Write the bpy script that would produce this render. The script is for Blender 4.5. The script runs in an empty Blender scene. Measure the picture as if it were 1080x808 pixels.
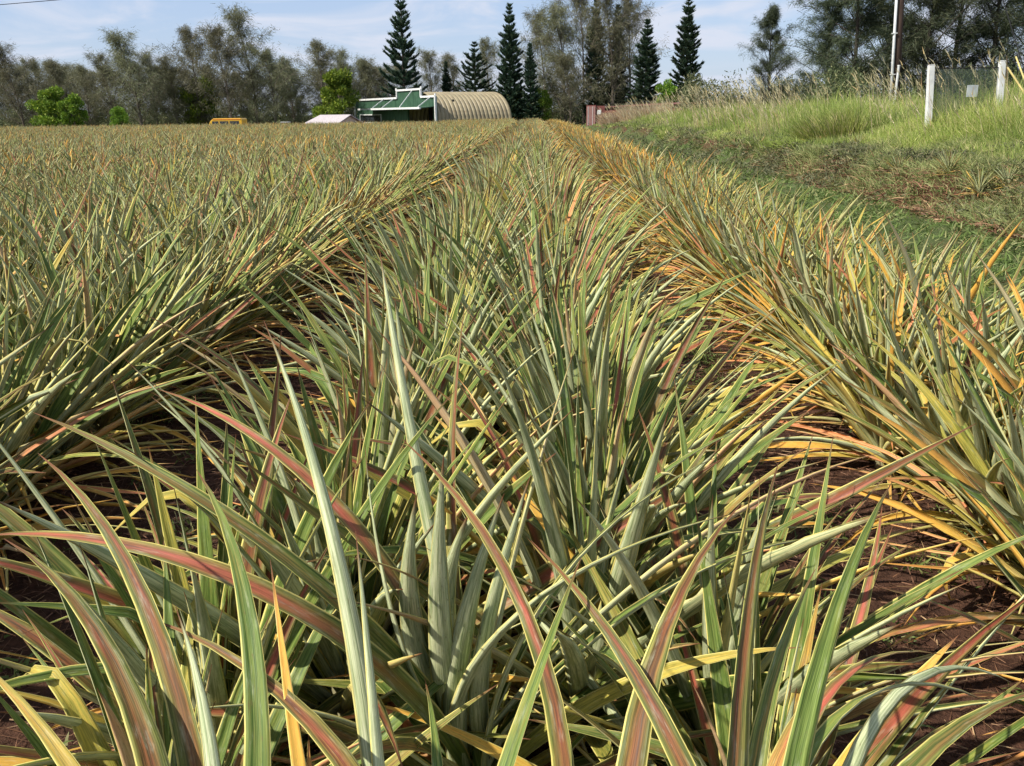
import bpy, math, random
import numpy as np
from mathutils import Vector, Matrix

R = math.radians
rng = np.random.default_rng(7)
random.seed(7)
scene = bpy.context.scene
COL = scene.collection

# ------------------------------------------------------------------ camera
F = 950.0                      # focal length in pixels of a 1080 wide picture
H = 1.60                       # eye height
CAM = np.array([0.0, 0.0, H])
def nrm(v):
    v = np.asarray(v, float); return v / np.linalg.norm(v)
_y = nrm([22 / F, 286 / F, -1.0])            # world +Y (the direction of the beds) in camera axes
_h = np.array([math.cos(0.013), math.sin(0.013), 0])
_x = nrm(_h - _h.dot(_y) * _y)
_z = np.cross(_x, _y)
M = np.array([_x, _y, _z])                   # camera axes -> world
def ray(px, py):
    return M @ np.array([(px - 540) / F, -(py - 404) / F, -1.0])
def at(px, py, Y):
    d = ray(px, py); return CAM + d * (Y / d[1])
def project(p):
    c = M.T @ (np.asarray(p, float) - CAM)
    return 540 + F * c[0] / -c[2], 404 - F * c[1] / -c[2]
cd = bpy.data.cameras.new('camera'); cam = bpy.data.objects.new('camera', cd); COL.objects.link(cam)
mw = Matrix.Identity(4)
for i in range(3):
    for j in range(3): mw[i][j] = M[i][j]
mw[0][3], mw[1][3], mw[2][3] = CAM
cam.matrix_world = mw
cd.sensor_width = 36; cd.lens = 36 * F / 1080; cd.clip_start = 0.02; cd.clip_end = 5000
scene.camera = cam

# ------------------------------------------------------------------ object helpers
def tag(o, label=None, cat=None, group=None, kind=None):
    if label: o['label'] = label
    if cat: o['category'] = cat
    if group: o['group'] = group
    if kind: o['kind'] = kind
    return o
def empty(name, loc=(0, 0, 0), rz=0.0, label=None, cat=None, group=None):
    o = bpy.data.objects.new(name, None); COL.objects.link(o)
    o.location = loc; o.rotation_euler = (0, 0, rz); o.empty_display_size = 0.2
    return tag(o, label, cat, group)
def link(name, me, parent=None):
    o = bpy.data.objects.new(name, me); COL.objects.link(o)
    if parent is not None: o.parent = parent
    return o
def copy_tree(root):
    c = root.copy(); COL.objects.link(c)
    for ch in root.children:
        d = ch.copy(); COL.objects.link(d); d.parent = c
        for g in ch.children:
            e = g.copy(); COL.objects.link(e); e.parent = d
    return c
def mesh_np(name, V, Q, mat, uv=None, uv2=None, smooth=False):
    """V (n,3), Q (m,4) quads, uv arrays (m*4,2)"""
    me = bpy.data.meshes.new(name)
    V = np.ascontiguousarray(V, np.float32); Q = np.ascontiguousarray(Q, np.int32)
    me.vertices.add(len(V)); me.vertices.foreach_set('co', V.ravel())
    me.loops.add(Q.size); me.loops.foreach_set('vertex_index', Q.ravel())
    me.polygons.add(len(Q))
    me.polygons.foreach_set('loop_start', np.arange(0, Q.size, 4, dtype=np.int32))
    me.polygons.foreach_set('use_smooth', np.full(len(Q), smooth))
    me.update(calc_edges=True)
    for nm, a in (('leaf', uv), ('tone', uv2)):
        if a is not None:
            l = me.uv_layers.new(name=nm); l.data.foreach_set('uv', np.ascontiguousarray(a, np.float32).ravel())
    me.materials.append(mat)
    return me
class MB:
    """collects boxes, tubes and plates into one mesh"""
    def __init__(s): s.v = []; s.f = []
    def poly(s, pts):
        b = len(s.v); s.v += [tuple(map(float, p)) for p in pts]; s.f.append(tuple(range(b, b + len(pts))))
    def hexa(s, p):                      # 8 corners: bottom 4 ccw, top 4 ccw
        b = len(s.v); s.v += [tuple(map(float, q)) for q in p]
        for f in ((3, 2, 1, 0), (4, 5, 6, 7), (0, 1, 5, 4), (1, 2, 6, 5), (2, 3, 7, 6), (3, 0, 4, 7)):
            s.f.append(tuple(b + k for k in f))
        return s
    def box(s, x0, y0, z0, x1, y1, z1):
        return s.hexa([(x0, y0, z0), (x1, y0, z0), (x1, y1, z0), (x0, y1, z0), (x0, y0, z1), (x1, y0, z1), (x1, y1, z1), (x0, y1, z1)])
    def tube(s, pts, rad, n=8, caps=True):
        pts = [np.asarray(p, float) for p in pts]
        if np.isscalar(rad): rad = [rad] * len(pts)
        rings = []
        for i, p in enumerate(pts):
            t = nrm(pts[min(i + 1, len(pts) - 1)] - pts[max(i - 1, 0)])
            a = nrm(np.cross(t, [0.31, 0.95, 0.05] if abs(t[1]) < 0.9 else [1, 0, 0])); c = np.cross(t, a)
            b = len(s.v)
            for k in range(n):
                an = 2 * math.pi * k / n
                s.v.append(tuple(p + rad[i] * (math.cos(an) * a + math.sin(an) * c)))
            rings.append(b)
        for r0, r1 in zip(rings, rings[1:]):
            for k in range(n): s.f.append((r0 + k, r0 + (k + 1) % n, r1 + (k + 1) % n, r1 + k))
        if caps:
            s.f.append(tuple(rings[0] + k for k in range(n))[::-1]); s.f.append(tuple(rings[-1] + k for k in range(n)))
        return s
    def prism(s, out, ext):              # outline (list of 3d points) pushed along ext
        ext = np.asarray(ext, float); n = len(out); b = len(s.v)
        s.v += [tuple(map(float, p)) for p in out] + [tuple(np.asarray(p, float) + ext) for p in out]
        s.f.append(tuple(range(b, b + n))[::-1]); s.f.append(tuple(range(b + n, b + 2 * n)))
        for k in range(n): s.f.append((b + k, b + (k + 1) % n, b + n + (k + 1) % n, b + n + k))
        return s
    def bar(s, a, b, w, up=(0, 0, 1)):   # square bar between two points
        a = np.asarray(a, float); b = np.asarray(b, float); t = nrm(b - a)
        x = nrm(np.cross(t, up)); y = np.cross(t, x); h = w / 2
        c = [(-h, -h), (h, -h), (h, h), (-h, h)]
        return s.hexa([a + x * i + y * j for i, j in c] + [b + x * i + y * j for i, j in c])
    def build(s, name, mat, parent=None, smooth=False, bevel=0):
        me = bpy.data.meshes.new(name); me.from_pydata(s.v, [], s.f); me.materials.append(mat)
        import bmesh
        bm = bmesh.new(); bm.from_mesh(me); bmesh.ops.recalc_face_normals(bm, faces=bm.faces)
        if bevel: bmesh.ops.bevel(bm, geom=list(bm.edges), offset=bevel, segments=2, profile=.6, affect='EDGES', clamp_overlap=True)
        bm.to_mesh(me); bm.free()
        if smooth: me.polygons.foreach_set('use_smooth', [True] * len(me.polygons))
        return link(name, me, parent)

# ------------------------------------------------------------------ materials
class NT:
    def __init__(s, name):
        s.m = bpy.data.materials.new(name); s.m.use_nodes = True; s.t = s.m.node_tree; s.t.nodes.clear()
        s.out = s.t.nodes.new('ShaderNodeOutputMaterial')
    def n(s, typ, **kw):
        nd = s.t.nodes.new('ShaderNode' + typ)
        for k, v in kw.items(): setattr(nd, k, v)
        return nd
    def put(s, sock, v):
        if hasattr(v, 'is_output') or isinstance(v, bpy.types.NodeSocket): s.t.links.new(v, sock)
        elif isinstance(v, (tuple, list)) and len(v) == 3 and sock.type == 'RGBA': sock.default_value = (*v, 1)
        else: sock.default_value = v
    def math(s, op, a, b=0.0, c=None, clamp=False):
        nd = s.n('Math', operation=op); nd.use_clamp = clamp
        s.put(nd.inputs[0], a); s.put(nd.inputs[1], b)
        if c is not None: s.put(nd.inputs[2], c)
        return nd.outputs[0]
    def step(s, v, a, b, lo=0.0, hi=1.0):
        nd = s.n('MapRange'); nd.interpolation_type = 'SMOOTHSTEP'; nd.clamp = True
        s.put(nd.inputs[0], v); s.put(nd.inputs[1], a); s.put(nd.inputs[2], b); s.put(nd.inputs[3], lo); s.put(nd.inputs[4], hi)
        return nd.outputs[0]
    def mix(s, f, a, b, mode='MIX'):
        nd = s.n('Mix', data_type='RGBA', blend_type=mode)
        s.put(nd.inputs[0], f); s.put(nd.inputs[6], a); s.put(nd.inputs[7], b)
        return nd.outputs[2]
    def noise(s, scale, vec=None, detail=3.0, rough=0.55, out=0, dim='3D'):
        nd = s.n('TexNoise', noise_dimensions=dim); nd.inputs['Scale'].default_value = scale
        nd.inputs['Detail'].default_value = detail; nd.inputs['Roughness'].default_value = rough
        if vec is not None: s.put(nd.inputs['Vector'], vec)
        return nd.outputs[out]
    def bsdf(s, col, rough=0.6, spec=0.5, metal=0.0, bump=None, bstr=0.3, bdist=0.01, transl=None, alpha=None):
        b = s.n('BsdfPrincipled'); s.put(b.inputs['Base Color'], col); s.put(b.inputs['Roughness'], rough)
        b.inputs['Specular IOR Level'].default_value = spec; b.inputs['Metallic'].default_value = metal
        if bump is not None:
            bp = s.n('Bump'); bp.inputs['Strength'].default_value = bstr; bp.inputs['Distance'].default_value = bdist
            s.put(bp.inputs['Height'], bump); s.put(b.inputs['Normal'], bp.outputs[0])
        res = b.outputs[0]
        if transl:
            tr = s.n('BsdfTranslucent'); s.put(tr.inputs[0], transl[1]); mx = s.n('MixShader'); mx.inputs[0].default_value = transl[0]
            s.put(mx.inputs[1], res); s.put(mx.inputs[2], tr.outputs[0]); res = mx.outputs[0]
        s.put(s.out.inputs[0], res); return s.m
def plain(name, col, rough=0.6, spec=0.4, metal=0.0, var=0.15, scale=8.0, bstr=0.15):
    t = NT(name); co = t.n('TexCoord').outputs['Object']
    nz = t.noise(scale, co, 4)
    c = t.mix(t.step(nz, 0.3, 0.7), tuple(x * (1 - var) for x in col), tuple(min(1, x * (1 + var)) for x in col))
    return t.bsdf(c, rough, spec, metal, bump=nz, bstr=bstr)

def pineapple_mat():
    t = NT('pineapple_leaf')
    uv = t.n('UVMap', uv_map='leaf').outputs[0]; tn = t.n('UVMap', uv_map='tone').outputs[0]
    s1 = t.n('SeparateXYZ'); t.put(s1.inputs[0], uv); u, v = s1.outputs[0], s1.outputs[1]
    s2 = t.n('SeparateXYZ'); t.put(s2.inputs[0], tn); red, yel = s2.outputs[0], s2.outputs[1]
    under = t.math('GREATER_THAN', u, 1.5)
    uu = t.math('SUBTRACT', u, t.math('MULTIPLY', under, 2.0))          # 0..1 across the blade
    edge = t.math('ABSOLUTE', t.math('SUBTRACT', t.math('MULTIPLY', uu, 2.0), 1.0))   # 0 centre .. 1 margin
    cmb = t.n('CombineXYZ'); t.put(cmb.inputs[0], t.math('MULTIPLY', uu, 6.0)); t.put(cmb.inputs[1], t.math('MULTIPLY', v, 4.5))
    t.put(cmb.inputs[2], t.math('MULTIPLY', t.math('ADD', red, yel), 57.0))
    streak = t.noise(1.6, cmb.outputs[0], 4, 0.6)
    cm2 = t.n('CombineXYZ'); t.put(cm2.inputs[0], t.math('MULTIPLY', uu, 2.0)); t.put(cm2.inputs[1], t.math('MULTIPLY', v, 5.0)); t.put(cm2.inputs[2], t.math('MULTIPLY', t.math('SUBTRACT', red, yel), 91.0))
    blot = t.noise(1.3, cm2.outputs[0], 3, 0.6)
    cm3 = t.n('CombineXYZ'); t.put(cm3.inputs[0], t.math('MULTIPLY', uu, 12.0)); t.put(cm3.inputs[1], t.math('MULTIPLY', v, 80.0)); t.put(cm3.inputs[2], t.math('MULTIPLY', red, 31.0))
    spot = t.noise(0.8, cm3.outputs[0], 2, 0.5)
    # fine ribs that run the length of the blade
    rib = t.math('SINE', t.math('ADD', t.math('MULTIPLY', uu, 88.0), t.math('MULTIPLY', streak, 9.0)))
    # --- upper face
    green = t.mix(t.step(streak, 0.3, 0.7), (0.050, 0.090, 0.018), (0.190, 0.245, 0.065))
    green = t.mix(t.step(blot, 0.50, 0.80, 0.0, 0.45), green, (0.34, 0.29, 0.055))
    rr = t.math('ADD', red, t.math('MULTIPLY', t.math('SUBTRACT', blot, 0.5), 0.5))
    along = t.step(v, 0.05, 0.65)
    cen = t.step(edge, 0.15, 0.85, 1.0, 0.25)
    brown = t.mix(t.step(t.math('ADD', rr, t.math('MULTIPLY', t.math('SUBTRACT', blot, .5), .5)), 0.72, 1.12), t.mix(t.step(streak, .35, .65), (0.085, 0.034, 0.022), (0.23, 0.095, 0.042)), (0.41, 0.115, 0.080))
    wr = t.math('MULTIPLY', t.math('MULTIPLY', t.step(t.math('ADD', rr, t.math('MULTIPLY', t.math('SUBTRACT', streak, .5), .35)), 0.34, 0.78), along), cen)
    up = t.mix(wr, green, brown)
    # --- lower face: waxy, grey green
    und = t.mix(t.step(streak, 0.35, 0.65), (0.215, 0.262, 0.120), (0.56, 0.58, 0.34))
    und = t.mix(t.step(rib, -0.6, 1.0, 0.0, 0.22), und, (0.55, 0.58, 0.38))
    und = t.mix(t.math('MULTIPLY', t.math('MULTIPLY', t.step(rr, 0.62, 1.05), t.step(v, 0.25, 0.9)), 0.75), und, (0.58, 0.27, 0.15))
    col = t.mix(under, up, und)
    # --- ageing: yellow and then orange straw
    yy = t.math('ADD', yel, t.math('MULTIPLY', t.math('SUBTRACT', streak, 0.5), 0.5))
    ycol = t.mix(t.step(t.math('ADD', yy, t.math('MULTIPLY', v, 0.3)), 0.75, 1.15), (0.62, 0.48, 0.11), (0.62, 0.33, 0.085))
    ycol = t.mix(t.math('MULTIPLY', t.step(rr, 0.55, .95), 0.8), ycol, (0.56, 0.22, 0.13))
    col = t.mix(t.math('MULTIPLY', t.step(yy, 0.42, 0.85), t.step(v, -0.3, 0.6)), col, ycol)
    # straw coloured margin
    col = t.mix(t.math('MULTIPLY', t.step(edge, 0.85, 0.94), t.step(yel, 0.0, 0.4, 0.65, 0.95)), col, (0.72, 0.62, 0.21))
    cm4 = t.n('CombineXYZ'); t.put(cm4.inputs[0], t.math('MULTIPLY', uu, 3.0)); t.put(cm4.inputs[1], t.math('MULTIPLY', v, 16.0)); t.put(cm4.inputs[2], t.math('MULTIPLY', t.math('ADD', red, t.math('MULTIPLY', yel, 2.0)), 43.0))
    bloom = t.noise(1.2, cm4.outputs[0], 5, 0.65)
    col = t.mix(t.step(bloom, .52, .78, 0.0, 0.38), col, (0.50, 0.50, 0.36))
    col = t.mix(t.step(bloom, .22, .42, 0.55, 0.0), col, (0.085, 0.075, 0.025))
    # brown tips and little blemishes
    col = t.mix(t.step(t.math('ADD', v, t.math('MULTIPLY', blot, 0.08)), 0.95, 1.03), col, (0.16, 0.07, 0.035))
    col = t.mix(t.step(spot, 0.64, 0.76, 0.0, 0.5), col, (0.13, 0.085, 0.035))
    rough = t.step(streak, 0.2, 0.8, 0.45, 0.65)
    bmp = t.math('ADD', t.math('MULTIPLY', rib, 0.1), streak)
    fine = t.noise(5.0, cmb.outputs[0], 5, 0.7)
    hs = t.n('HueSaturation'); t.put(hs.inputs['Color'], col); hs.inputs['Saturation'].default_value = 1.06
    t.put(hs.inputs['Value'], t.step(fine, .25, .75, .76, 1.2)); col = hs.outputs[0]
    return t.bsdf(col, rough, 0.2, bump=bmp, bstr=0.35, bdist=0.002)
M_PINE = pineapple_mat()

def foliage_mat(name, dark, light, third=None, rough=0.6, transl=0.25, scale=0.5, spec=0.3):
    t = NT(name)
    tn = t.n('UVMap', uv_map='tone').outputs[0]; s2 = t.n('SeparateXYZ'); t.put(s2.inputs[0], tn)
    oi = t.n('ObjectInfo').outputs['Random']; co = t.n('TexCoord').outputs['Object']
    nz = t.noise(scale, co, 3)
    f = t.math('ADD', t.math('MULTIPLY', s2.outputs[0], 0.6), t.math('MULTIPLY', t.step(nz, 0.3, 0.7), 0.4))
    c = t.mix(f, dark, light)
    if third is not None: c = t.mix(t.step(s2.outputs[1], 0.72, 0.95), c, third)
    hs = t.n('HueSaturation'); t.put(hs.inputs['Color'], c)
    t.put(hs.inputs['Value'], t.math('ADD', 0.82, t.math('MULTIPLY', oi, 0.36)))
    t.put(hs.inputs['Hue'], t.math('ADD', 0.478, t.math('MULTIPLY', oi, 0.044)))
    c = hs.outputs[0]
    return t.bsdf(c, rough, spec, transl=(transl, c))
M_CAS = foliage_mat('casuarina_foliage', (0.095, 0.102, 0.055), (0.225, 0.220, 0.125), (0.22, 0.22, 0.10), transl=.35)
M_CASD = foliage_mat('shaded_casuarina_foliage', (0.035, 0.050, 0.026), (0.090, 0.112, 0.055), (0.13, 0.14, 0.07))  # darker copy of the casuarina foliage: shade on unlit trees put into the colour
M_ARAU = foliage_mat('norfolk_pine_foliage', (0.018, 0.045, 0.028), (0.050, 0.090, 0.045), (0.09, 0.11, 0.055))
M_BUSH = foliage_mat('broad_leaf', (0.055, 0.115, 0.012), (0.20, 0.33, 0.030), (0.36, 0.45, 0.05))
M_SCRUB = foliage_mat('scrub_leaf', (0.065, 0.085, 0.035), (0.17, 0.19, 0.085), (0.30, 0.28, 0.14))
M_GRASS = foliage_mat('tall_grass', (0.13, 0.18, 0.035), (0.42, 0.48, 0.11), (0.60, 0.52, 0.24), scale=0.35, transl=.35)
M_PLUME = foliage_mat('grass_plume', (0.42, 0.34, 0.19), (0.66, 0.56, 0.37), (0.60, 0.40, 0.20))
M_WEED = foliage_mat('green_weed', (0.055, 0.095, 0.022), (0.18, 0.26, 0.06), (0.34, 0.34, 0.14), scale=2.2)
M_ROUGHG = foliage_mat('bank_grass', (0.13, 0.16, 0.045), (0.33, 0.36, 0.13), (0.48, 0.40, 0.20), transl=.3)
M_LITTER = foliage_mat('dry_litter', (0.10, 0.045, 0.025), (0.26, 0.14, 0.07), (0.45, 0.30, 0.15), transl=0.0)
M_BARK = plain('bark', (0.15, 0.125, 0.10), 0.9, 0.1, var=0.3)
M_DARKBARK = plain('dark_bark', (0.06, 0.05, 0.042), 0.9, 0.1, var=0.3)

# ground -------------------------------------------------------------
def gnoise(x, y, s=1.0):
    return (np.sin(x * 1.3 * s + 1.7 * np.sin(y * .7 * s)) + np.sin(y * 1.1 * s + 2.1 * np.sin(x * .9 * s + 1))) * .5
def sst(x, a, b):
    t = np.clip((x - a) / (b - a), 0, 1); return t * t * (3 - 2 * t)
def ground_z(x, y):
    x = np.asarray(x, float); y = np.asarray(y, float)
    e = 6.5 - .7 * sst(y, 14, 28) + 0.35 * gnoise(x * 0, y, 0.9) + 0.12 * gnoise(y, x, 3.1)
    bank = 0.55 * sst(x, e - 0.15, e + 0.75) + 0.35 * sst(x, e + .8, e + 4)
    bank = bank * (1 - 0.7 * sst(y, 60, 95))
    small = 0.025 * gnoise(x, y, 2.3) + 0.012 * gnoise(y, x, 6.0)
    dip = -0.55 * sst(y, 78, 92) * sst(-x, 6, 14)
    mound = 0.10 * np.exp(-((x + .15) / .55) ** 2) + 0.10 * np.exp(-((x - 1.85) / .45) ** 2) + .10 * np.exp(-((x + 2.5) / .6) ** 2)
    near = np.exp(-np.maximum(y - 60, 0) / 20)
    return bank + small * near + dip + mound * near
def soil_mat():
    t = NT('soil'); co = t.n('TexCoord').outputs['Object']
    s = t.n('SeparateXYZ'); t.put(s.inputs[0], co)
    a = t.noise(0.8, co, 5); b = t.noise(14, co, 6, .65); c = t.noise(60, co, 4, .7)
    soil = t.mix(t.step(b, 0.3, 0.7), (0.045, 0.023, 0.015), (0.115, 0.057, 0.035))
    soil = t.mix(t.step(c, 0.55, 0.75, 0, .6), soil, (0.14, 0.09, 0.055))
    grn = t.mix(t.step(b, 0.3, 0.7), (0.045, 0.075, 0.020), (0.12, 0.15, 0.05))
    cover = t.math('MULTIPLY', t.step(s.outputs[0], 2.9, 4.2), t.step(a, 0.25, 0.6, .35, 1.0))
    bankdirt = t.math('MULTIPLY', t.step(s.outputs[0], 6.0, 6.5), t.step(s.outputs[0], 7.2, 7.8, 1.0, 0.0))
    cover = t.math('MULTIPLY', cover, t.math('SUBTRACT', 1.0, t.math('MULTIPLY', bankdirt, 0.85)))
    far = t.step(s.outputs[1], 80, 100); cover = t.math('MAXIMUM', cover, t.math('MULTIPLY', far, 0.8))
    col = t.mix(cover, soil, grn)
    col = t.mix(t.math('MULTIPLY', bankdirt, t.step(b, .35, .6)), col, (0.115, 0.052, 0.034))
    return t.bsdf(col, 0.95, 0.1, bump=t.math('ADD', b, c), bstr=0.9, bdist=0.03)
def build_ground():
    xs = np.concatenate([np.linspace(-1500, -60, 12), np.linspace(-50, -5, 40), np.linspace(-4.8, 16, 260), np.linspace(17, 60, 44), np.linspace(80, 1500, 12)])
    ys = np.concatenate([np.linspace(-300, -4, 8), np.linspace(-3, 20, 240), np.linspace(20.3, 60, 130), np.linspace(61, 130, 90), np.linspace(140, 3000, 16)])
    X, Y = np.meshgrid(xs, ys); Z = ground_z(X, Y)
    V = np.stack([X, Y, Z], -1).reshape(-1, 3); nx, ny = len(xs), len(ys)
    i = np.arange(nx - 1)[None, :] + nx * np.arange(ny - 1)[:, None]; i = i.ravel()
    Q = np.stack([i, i + 1, i + nx + 1, i + nx], 1)
    o = link('ground', mesh_np('ground', V, Q, soil_mat(), smooth=True)); tag(o, 'reddish brown field soil with a low weedy bank on the right', kind='structure')
build_ground()

# ------------------------------------------------------------------ pineapple leaves
class Leaves:
    """collects closed, channelled sword leaves"""
    def __init__(s, lod=0):
        s.V = []; s.Q = []; s.U = []; s.T = []; s.nv = 0; s.lod = lod
    def add(s, P, side, W, red, yel, tw0=0.0, tw1=0.0, chan=0.32, thick=0.0022, shape=1.9, fold=None):
        """P (k,3) midrib points, side: unit vector across at the base"""
        k = len(P); sg = np.linspace(0, 1, k)
        T = np.gradient(P, axis=0); T /= np.linalg.norm(T, axis=1)[:, None]
        B = side[None, :] - (T @ side)[:, None] * T; B /= np.linalg.norm(B, axis=1)[:, None] + 1e-9
        N = np.cross(B, T)
        tw = tw0 + tw1 * sg; c, sn = np.cos(tw)[:, None], np.sin(tw)[:, None]
        B, N = B * c + N * sn, N * c - B * sn
        w = W * (0.72 + 0.28 * np.sin(np.minimum(sg / 0.35, 1) * math.pi / 2)) * (1 - sg ** shape)
        w = w * (1 + .03 * np.sin(sg * 23 + red * 40))
        w = np.maximum(w, W * 0.012)
        if s.lod == 0:
            ut = np.array([-1, -.55, 0, .55, 1.]); ub = np.array([.55, 0, -.55])
        else:
            ut = np.array([-1, 0, 1.]); ub = np.array([0.])
        ch = chan * (1 - 0.35 * sg)
        def pts(uu, off):
            return P[:, None, :] + B[:, None, :] * (uu[None, :] * w[:, None] * .5)[..., None] \
                + N[:, None, :] * ((uu[None, :] ** 2) * (w * ch)[:, None] + off * (0.35 + .65 * (1 - sg))[:, None])[..., None]
        ring = np.concatenate([pts(ut, 0.0), pts(ub, -thick)], 1)
        n = ring.shape[1]; s.V.append(ring.reshape(-1, 3))
        un = np.concatenate([(ut + 1) / 2]); ubn = 2 + (np.concatenate([[1.], ub, [-1.]]) + 1) / 2
        i = np.arange(k - 1)[:, None] * n; j = np.arange(n)[None, :]; jn = (j + 1) % n
        q = np.stack([i + j + 0 * i, i + jn, i + n + jn, i + n + j], -1).reshape(-1, 4) + s.nv
        s.Q.append(q[:, ::-1])
        nt = len(ut) - 1
        ua = np.concatenate([un[:-1], ubn[:-1]]); ub2 = np.concatenate([un[1:], ubn[1:]])
        v0 = np.repeat(sg[:-1], n); v1 = np.repeat(sg[1:], n); ua = np.tile(ua, k - 1); ub2 = np.tile(ub2, k - 1)
        uv = np.stack([np.stack([ua, v0], 1), np.stack([ub2, v0], 1), np.stack([ub2, v1], 1), np.stack([ua, v1], 1)], 1)[:, ::-1]
        s.U.append(uv.reshape(-1, 2)); s.T.append(np.tile([red, yel], (len(q) * 4, 1)))
        s.nv += len(ring) * n
    def mesh(s, name):
        return mesh_np(name, np.concatenate(s.V), np.concatenate(s.Q), M_PINE, np.concatenate(s.U), np.concatenate(s.T), smooth=True)

def sword(r, az, el0, bend, L, k=12, base_r=0.03, z0=0.1, power=1.5, side_bend=0.0, kink=None):
    sg = np.linspace(0, 1, k)
    el = el0 - bend * sg ** power
    if kink: el = el - kink[1] * sst(sg, kink[0] - .04, kink[0] + .04)
    a = az + side_bend * sg ** 1.5
    d = np.stack([np.cos(a) * np.cos(el), np.sin(a) * np.cos(el), np.sin(el)], 1)
    P = np.zeros((k, 3)); P[0] = (math.cos(az) * base_r, math.sin(az) * base_r, z0)
    P[1:] = P[0] + np.cumsum((d[1:] + d[:-1]) / 2 * (L / (k - 1)), 0)
    side = np.array([math.sin(az), -math.cos(az), 0.0])
    return P, side

def pineapple_meshes(seed, yellow=0.0, n=54, k=12, lod=0, size=1.0, red=0.0):
    """returns (green rosette mesh, withered outer leaf mesh)"""
    r = np.random.default_rng(seed)
    g = Leaves(lod); wth = Leaves(lod)
    ga = 2.39996
    hi = r.uniform(0.92, 1.08) * size
    for i in range(n):
        f = i / (n - 1)                       # 0 outer/old .. 1 inner/young
        az = i * ga + r.normal(0, .25)
        el0 = R(13 + 68 * f ** 0.66) + r.normal(0, R(7))
        L = (0.72 + 0.30 * math.sin(math.pi * min(1, f * 1.05 + .1))) * r.uniform(.78, 1.12) * hi
        if f > .9: L *= .72
        bend = R(46 - 36 * f) * r.uniform(.1, 1.25)
        el0 = min(el0 + (0.2 if f < .25 else 0.08), R(89))
        kink = (r.uniform(.5, .8), r.uniform(.8, 2.0)) if r.random() < .035 else None
        P, sd = sword(r, az, el0, bend, L, k, base_r=.045 * (1 - f) + .008, z0=.05 + .16 * f, side_bend=r.normal(0, .16), power=r.uniform(1.2, 2.2), kink=kink)
        P[:, 2] = np.maximum(P[:, 2], .035 + .01 * r.random())
        W = r.uniform(.046, .070) * hi * (1.15 if lod else 1) * (1 if f < .85 else .75)
        rd = float(np.clip(r.beta(1.2, 2.6) + .12 * (f < .35) + red, 0, 1))
        if r.random() < .11: rd = r.uniform(.75, 1)
        yl = float(np.clip(r.beta(1.3, 3.4) + .30 * (1 - f) ** 2 + yellow * r.uniform(.4, 1.3) - .11, 0, 1))
        g.add(P, sd, W, rd, yl, tw0=r.normal(0, .25), tw1=r.normal(0, .8), chan=r.uniform(.22, .42), shape=r.uniform(1.5, 2.4))
    for i in range(19 if lod == 0 else 10):
        az = r.uniform(0, 2 * math.pi)
        P, sd = sword(r, az, R(r.uniform(8, 38)), R(r.uniform(25, 70)), r.uniform(.5, .92) * hi, k, .05, z0=.04, side_bend=r.normal(0, .4), power=1.2)
        P[:, 2] = np.maximum(P[:, 2], .02 + .02 * np.sin(np.linspace(0, 3, k)) + .015 * r.random())
        wth.add(P, sd, r.uniform(.02, .04), r.uniform(.4, 1.1), r.uniform(.6, 1), tw0=r.normal(0, .4), tw1=r.normal(0, 1.6), chan=r.uniform(.4, .7))
    return g.mesh('leaf_rosette'), wth.mesh('withered_leaves')

NORMAL = [pineapple_meshes(100 + i, 0.01 + .05 * (i % 3), red=.08 * (i % 3)) for i in range(7)]
YELLOW = [pineapple_meshes(200 + i, 0.33, n=52, red=-.03) for i in range(5)]
STEM = MB().tube([(0, 0, -.05), (0, 0, .08), (0, 0, .2), (0, 0, .27)], [.035, .045, .035, .012], 8)
_st = STEM.build('stem', plain('stem_skin', (0.30, 0.27, 0.14), .8), None); ME_STEM = _st.data; bpy.data.objects.remove(_st)

# ---- where the plants stand (lines parallel to Y)
LINES = [  # x, bed name, line name, yellow share
    (-0.48, 'middle bed', 'left line', 0.05), (0.16, 'middle bed', 'right line', 0.08),
    (1.64, 'right bed', 'furrow-side line', 0.7), (2.02, 'right bed', 'outer line', 1.0),
    (-2.15, 'left bed', 'furrow-side line', 0.12), (-2.78, 'left bed', 'second line', 0.15)]
x = -3.42
while x > -76:
    LINES.append((x, 'wide left-hand planting', None, 0.12)); x -= 0.68
plants = []
for li, (lx, bed, line, ysh) in enumerate(LINES):
    r = np.random.default_rng(900 + li)
    yy = 0.0
    ymin = {0: 2.0, 1: 1.95}.get(li, 0.9)
    yy = ymin + r.uniform(0, .15) if li > 1 else ymin
    yend = 96 if lx > -8 else 80 + r.uniform(-1, 1)
    if lx > 1: yend = 92
    while yy < yend:
        px_, py_ = lx + r.normal(0, .045), yy + r.normal(0, .04)
        vis = True
        c = M.T @ (np.array([px_, py_, .8]) - CAM)
        if -c[2] > 0.05:
            sx = 540 + F * c[0] / -c[2]; vis = -260 - 300 / py_ < sx < 1250 + 300 / py_
        if vis: plants.append((px_, py_, li, r.random() < ysh, r.uniform(0, 6.283), r.uniform(.86, 1.08) * (.86 if lx > 1 else 1), int(r.integers(0, 100))))
        yy += 0.36
def dist(p): return math.hypot(p[0], p[1])
def infield(p):
    a, b = project((p[0], p[1], .6)); return -60 < a < 1140
plants.sort(key=lambda p: (not infield(p), dist(p)))
near, rest = plants[:292], plants[292:]
ORD = 'nearest second third fourth fifth sixth seventh eighth ninth tenth eleventh twelfth'.split()
count = {}
near.sort(key=lambda p: p[1])
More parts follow.
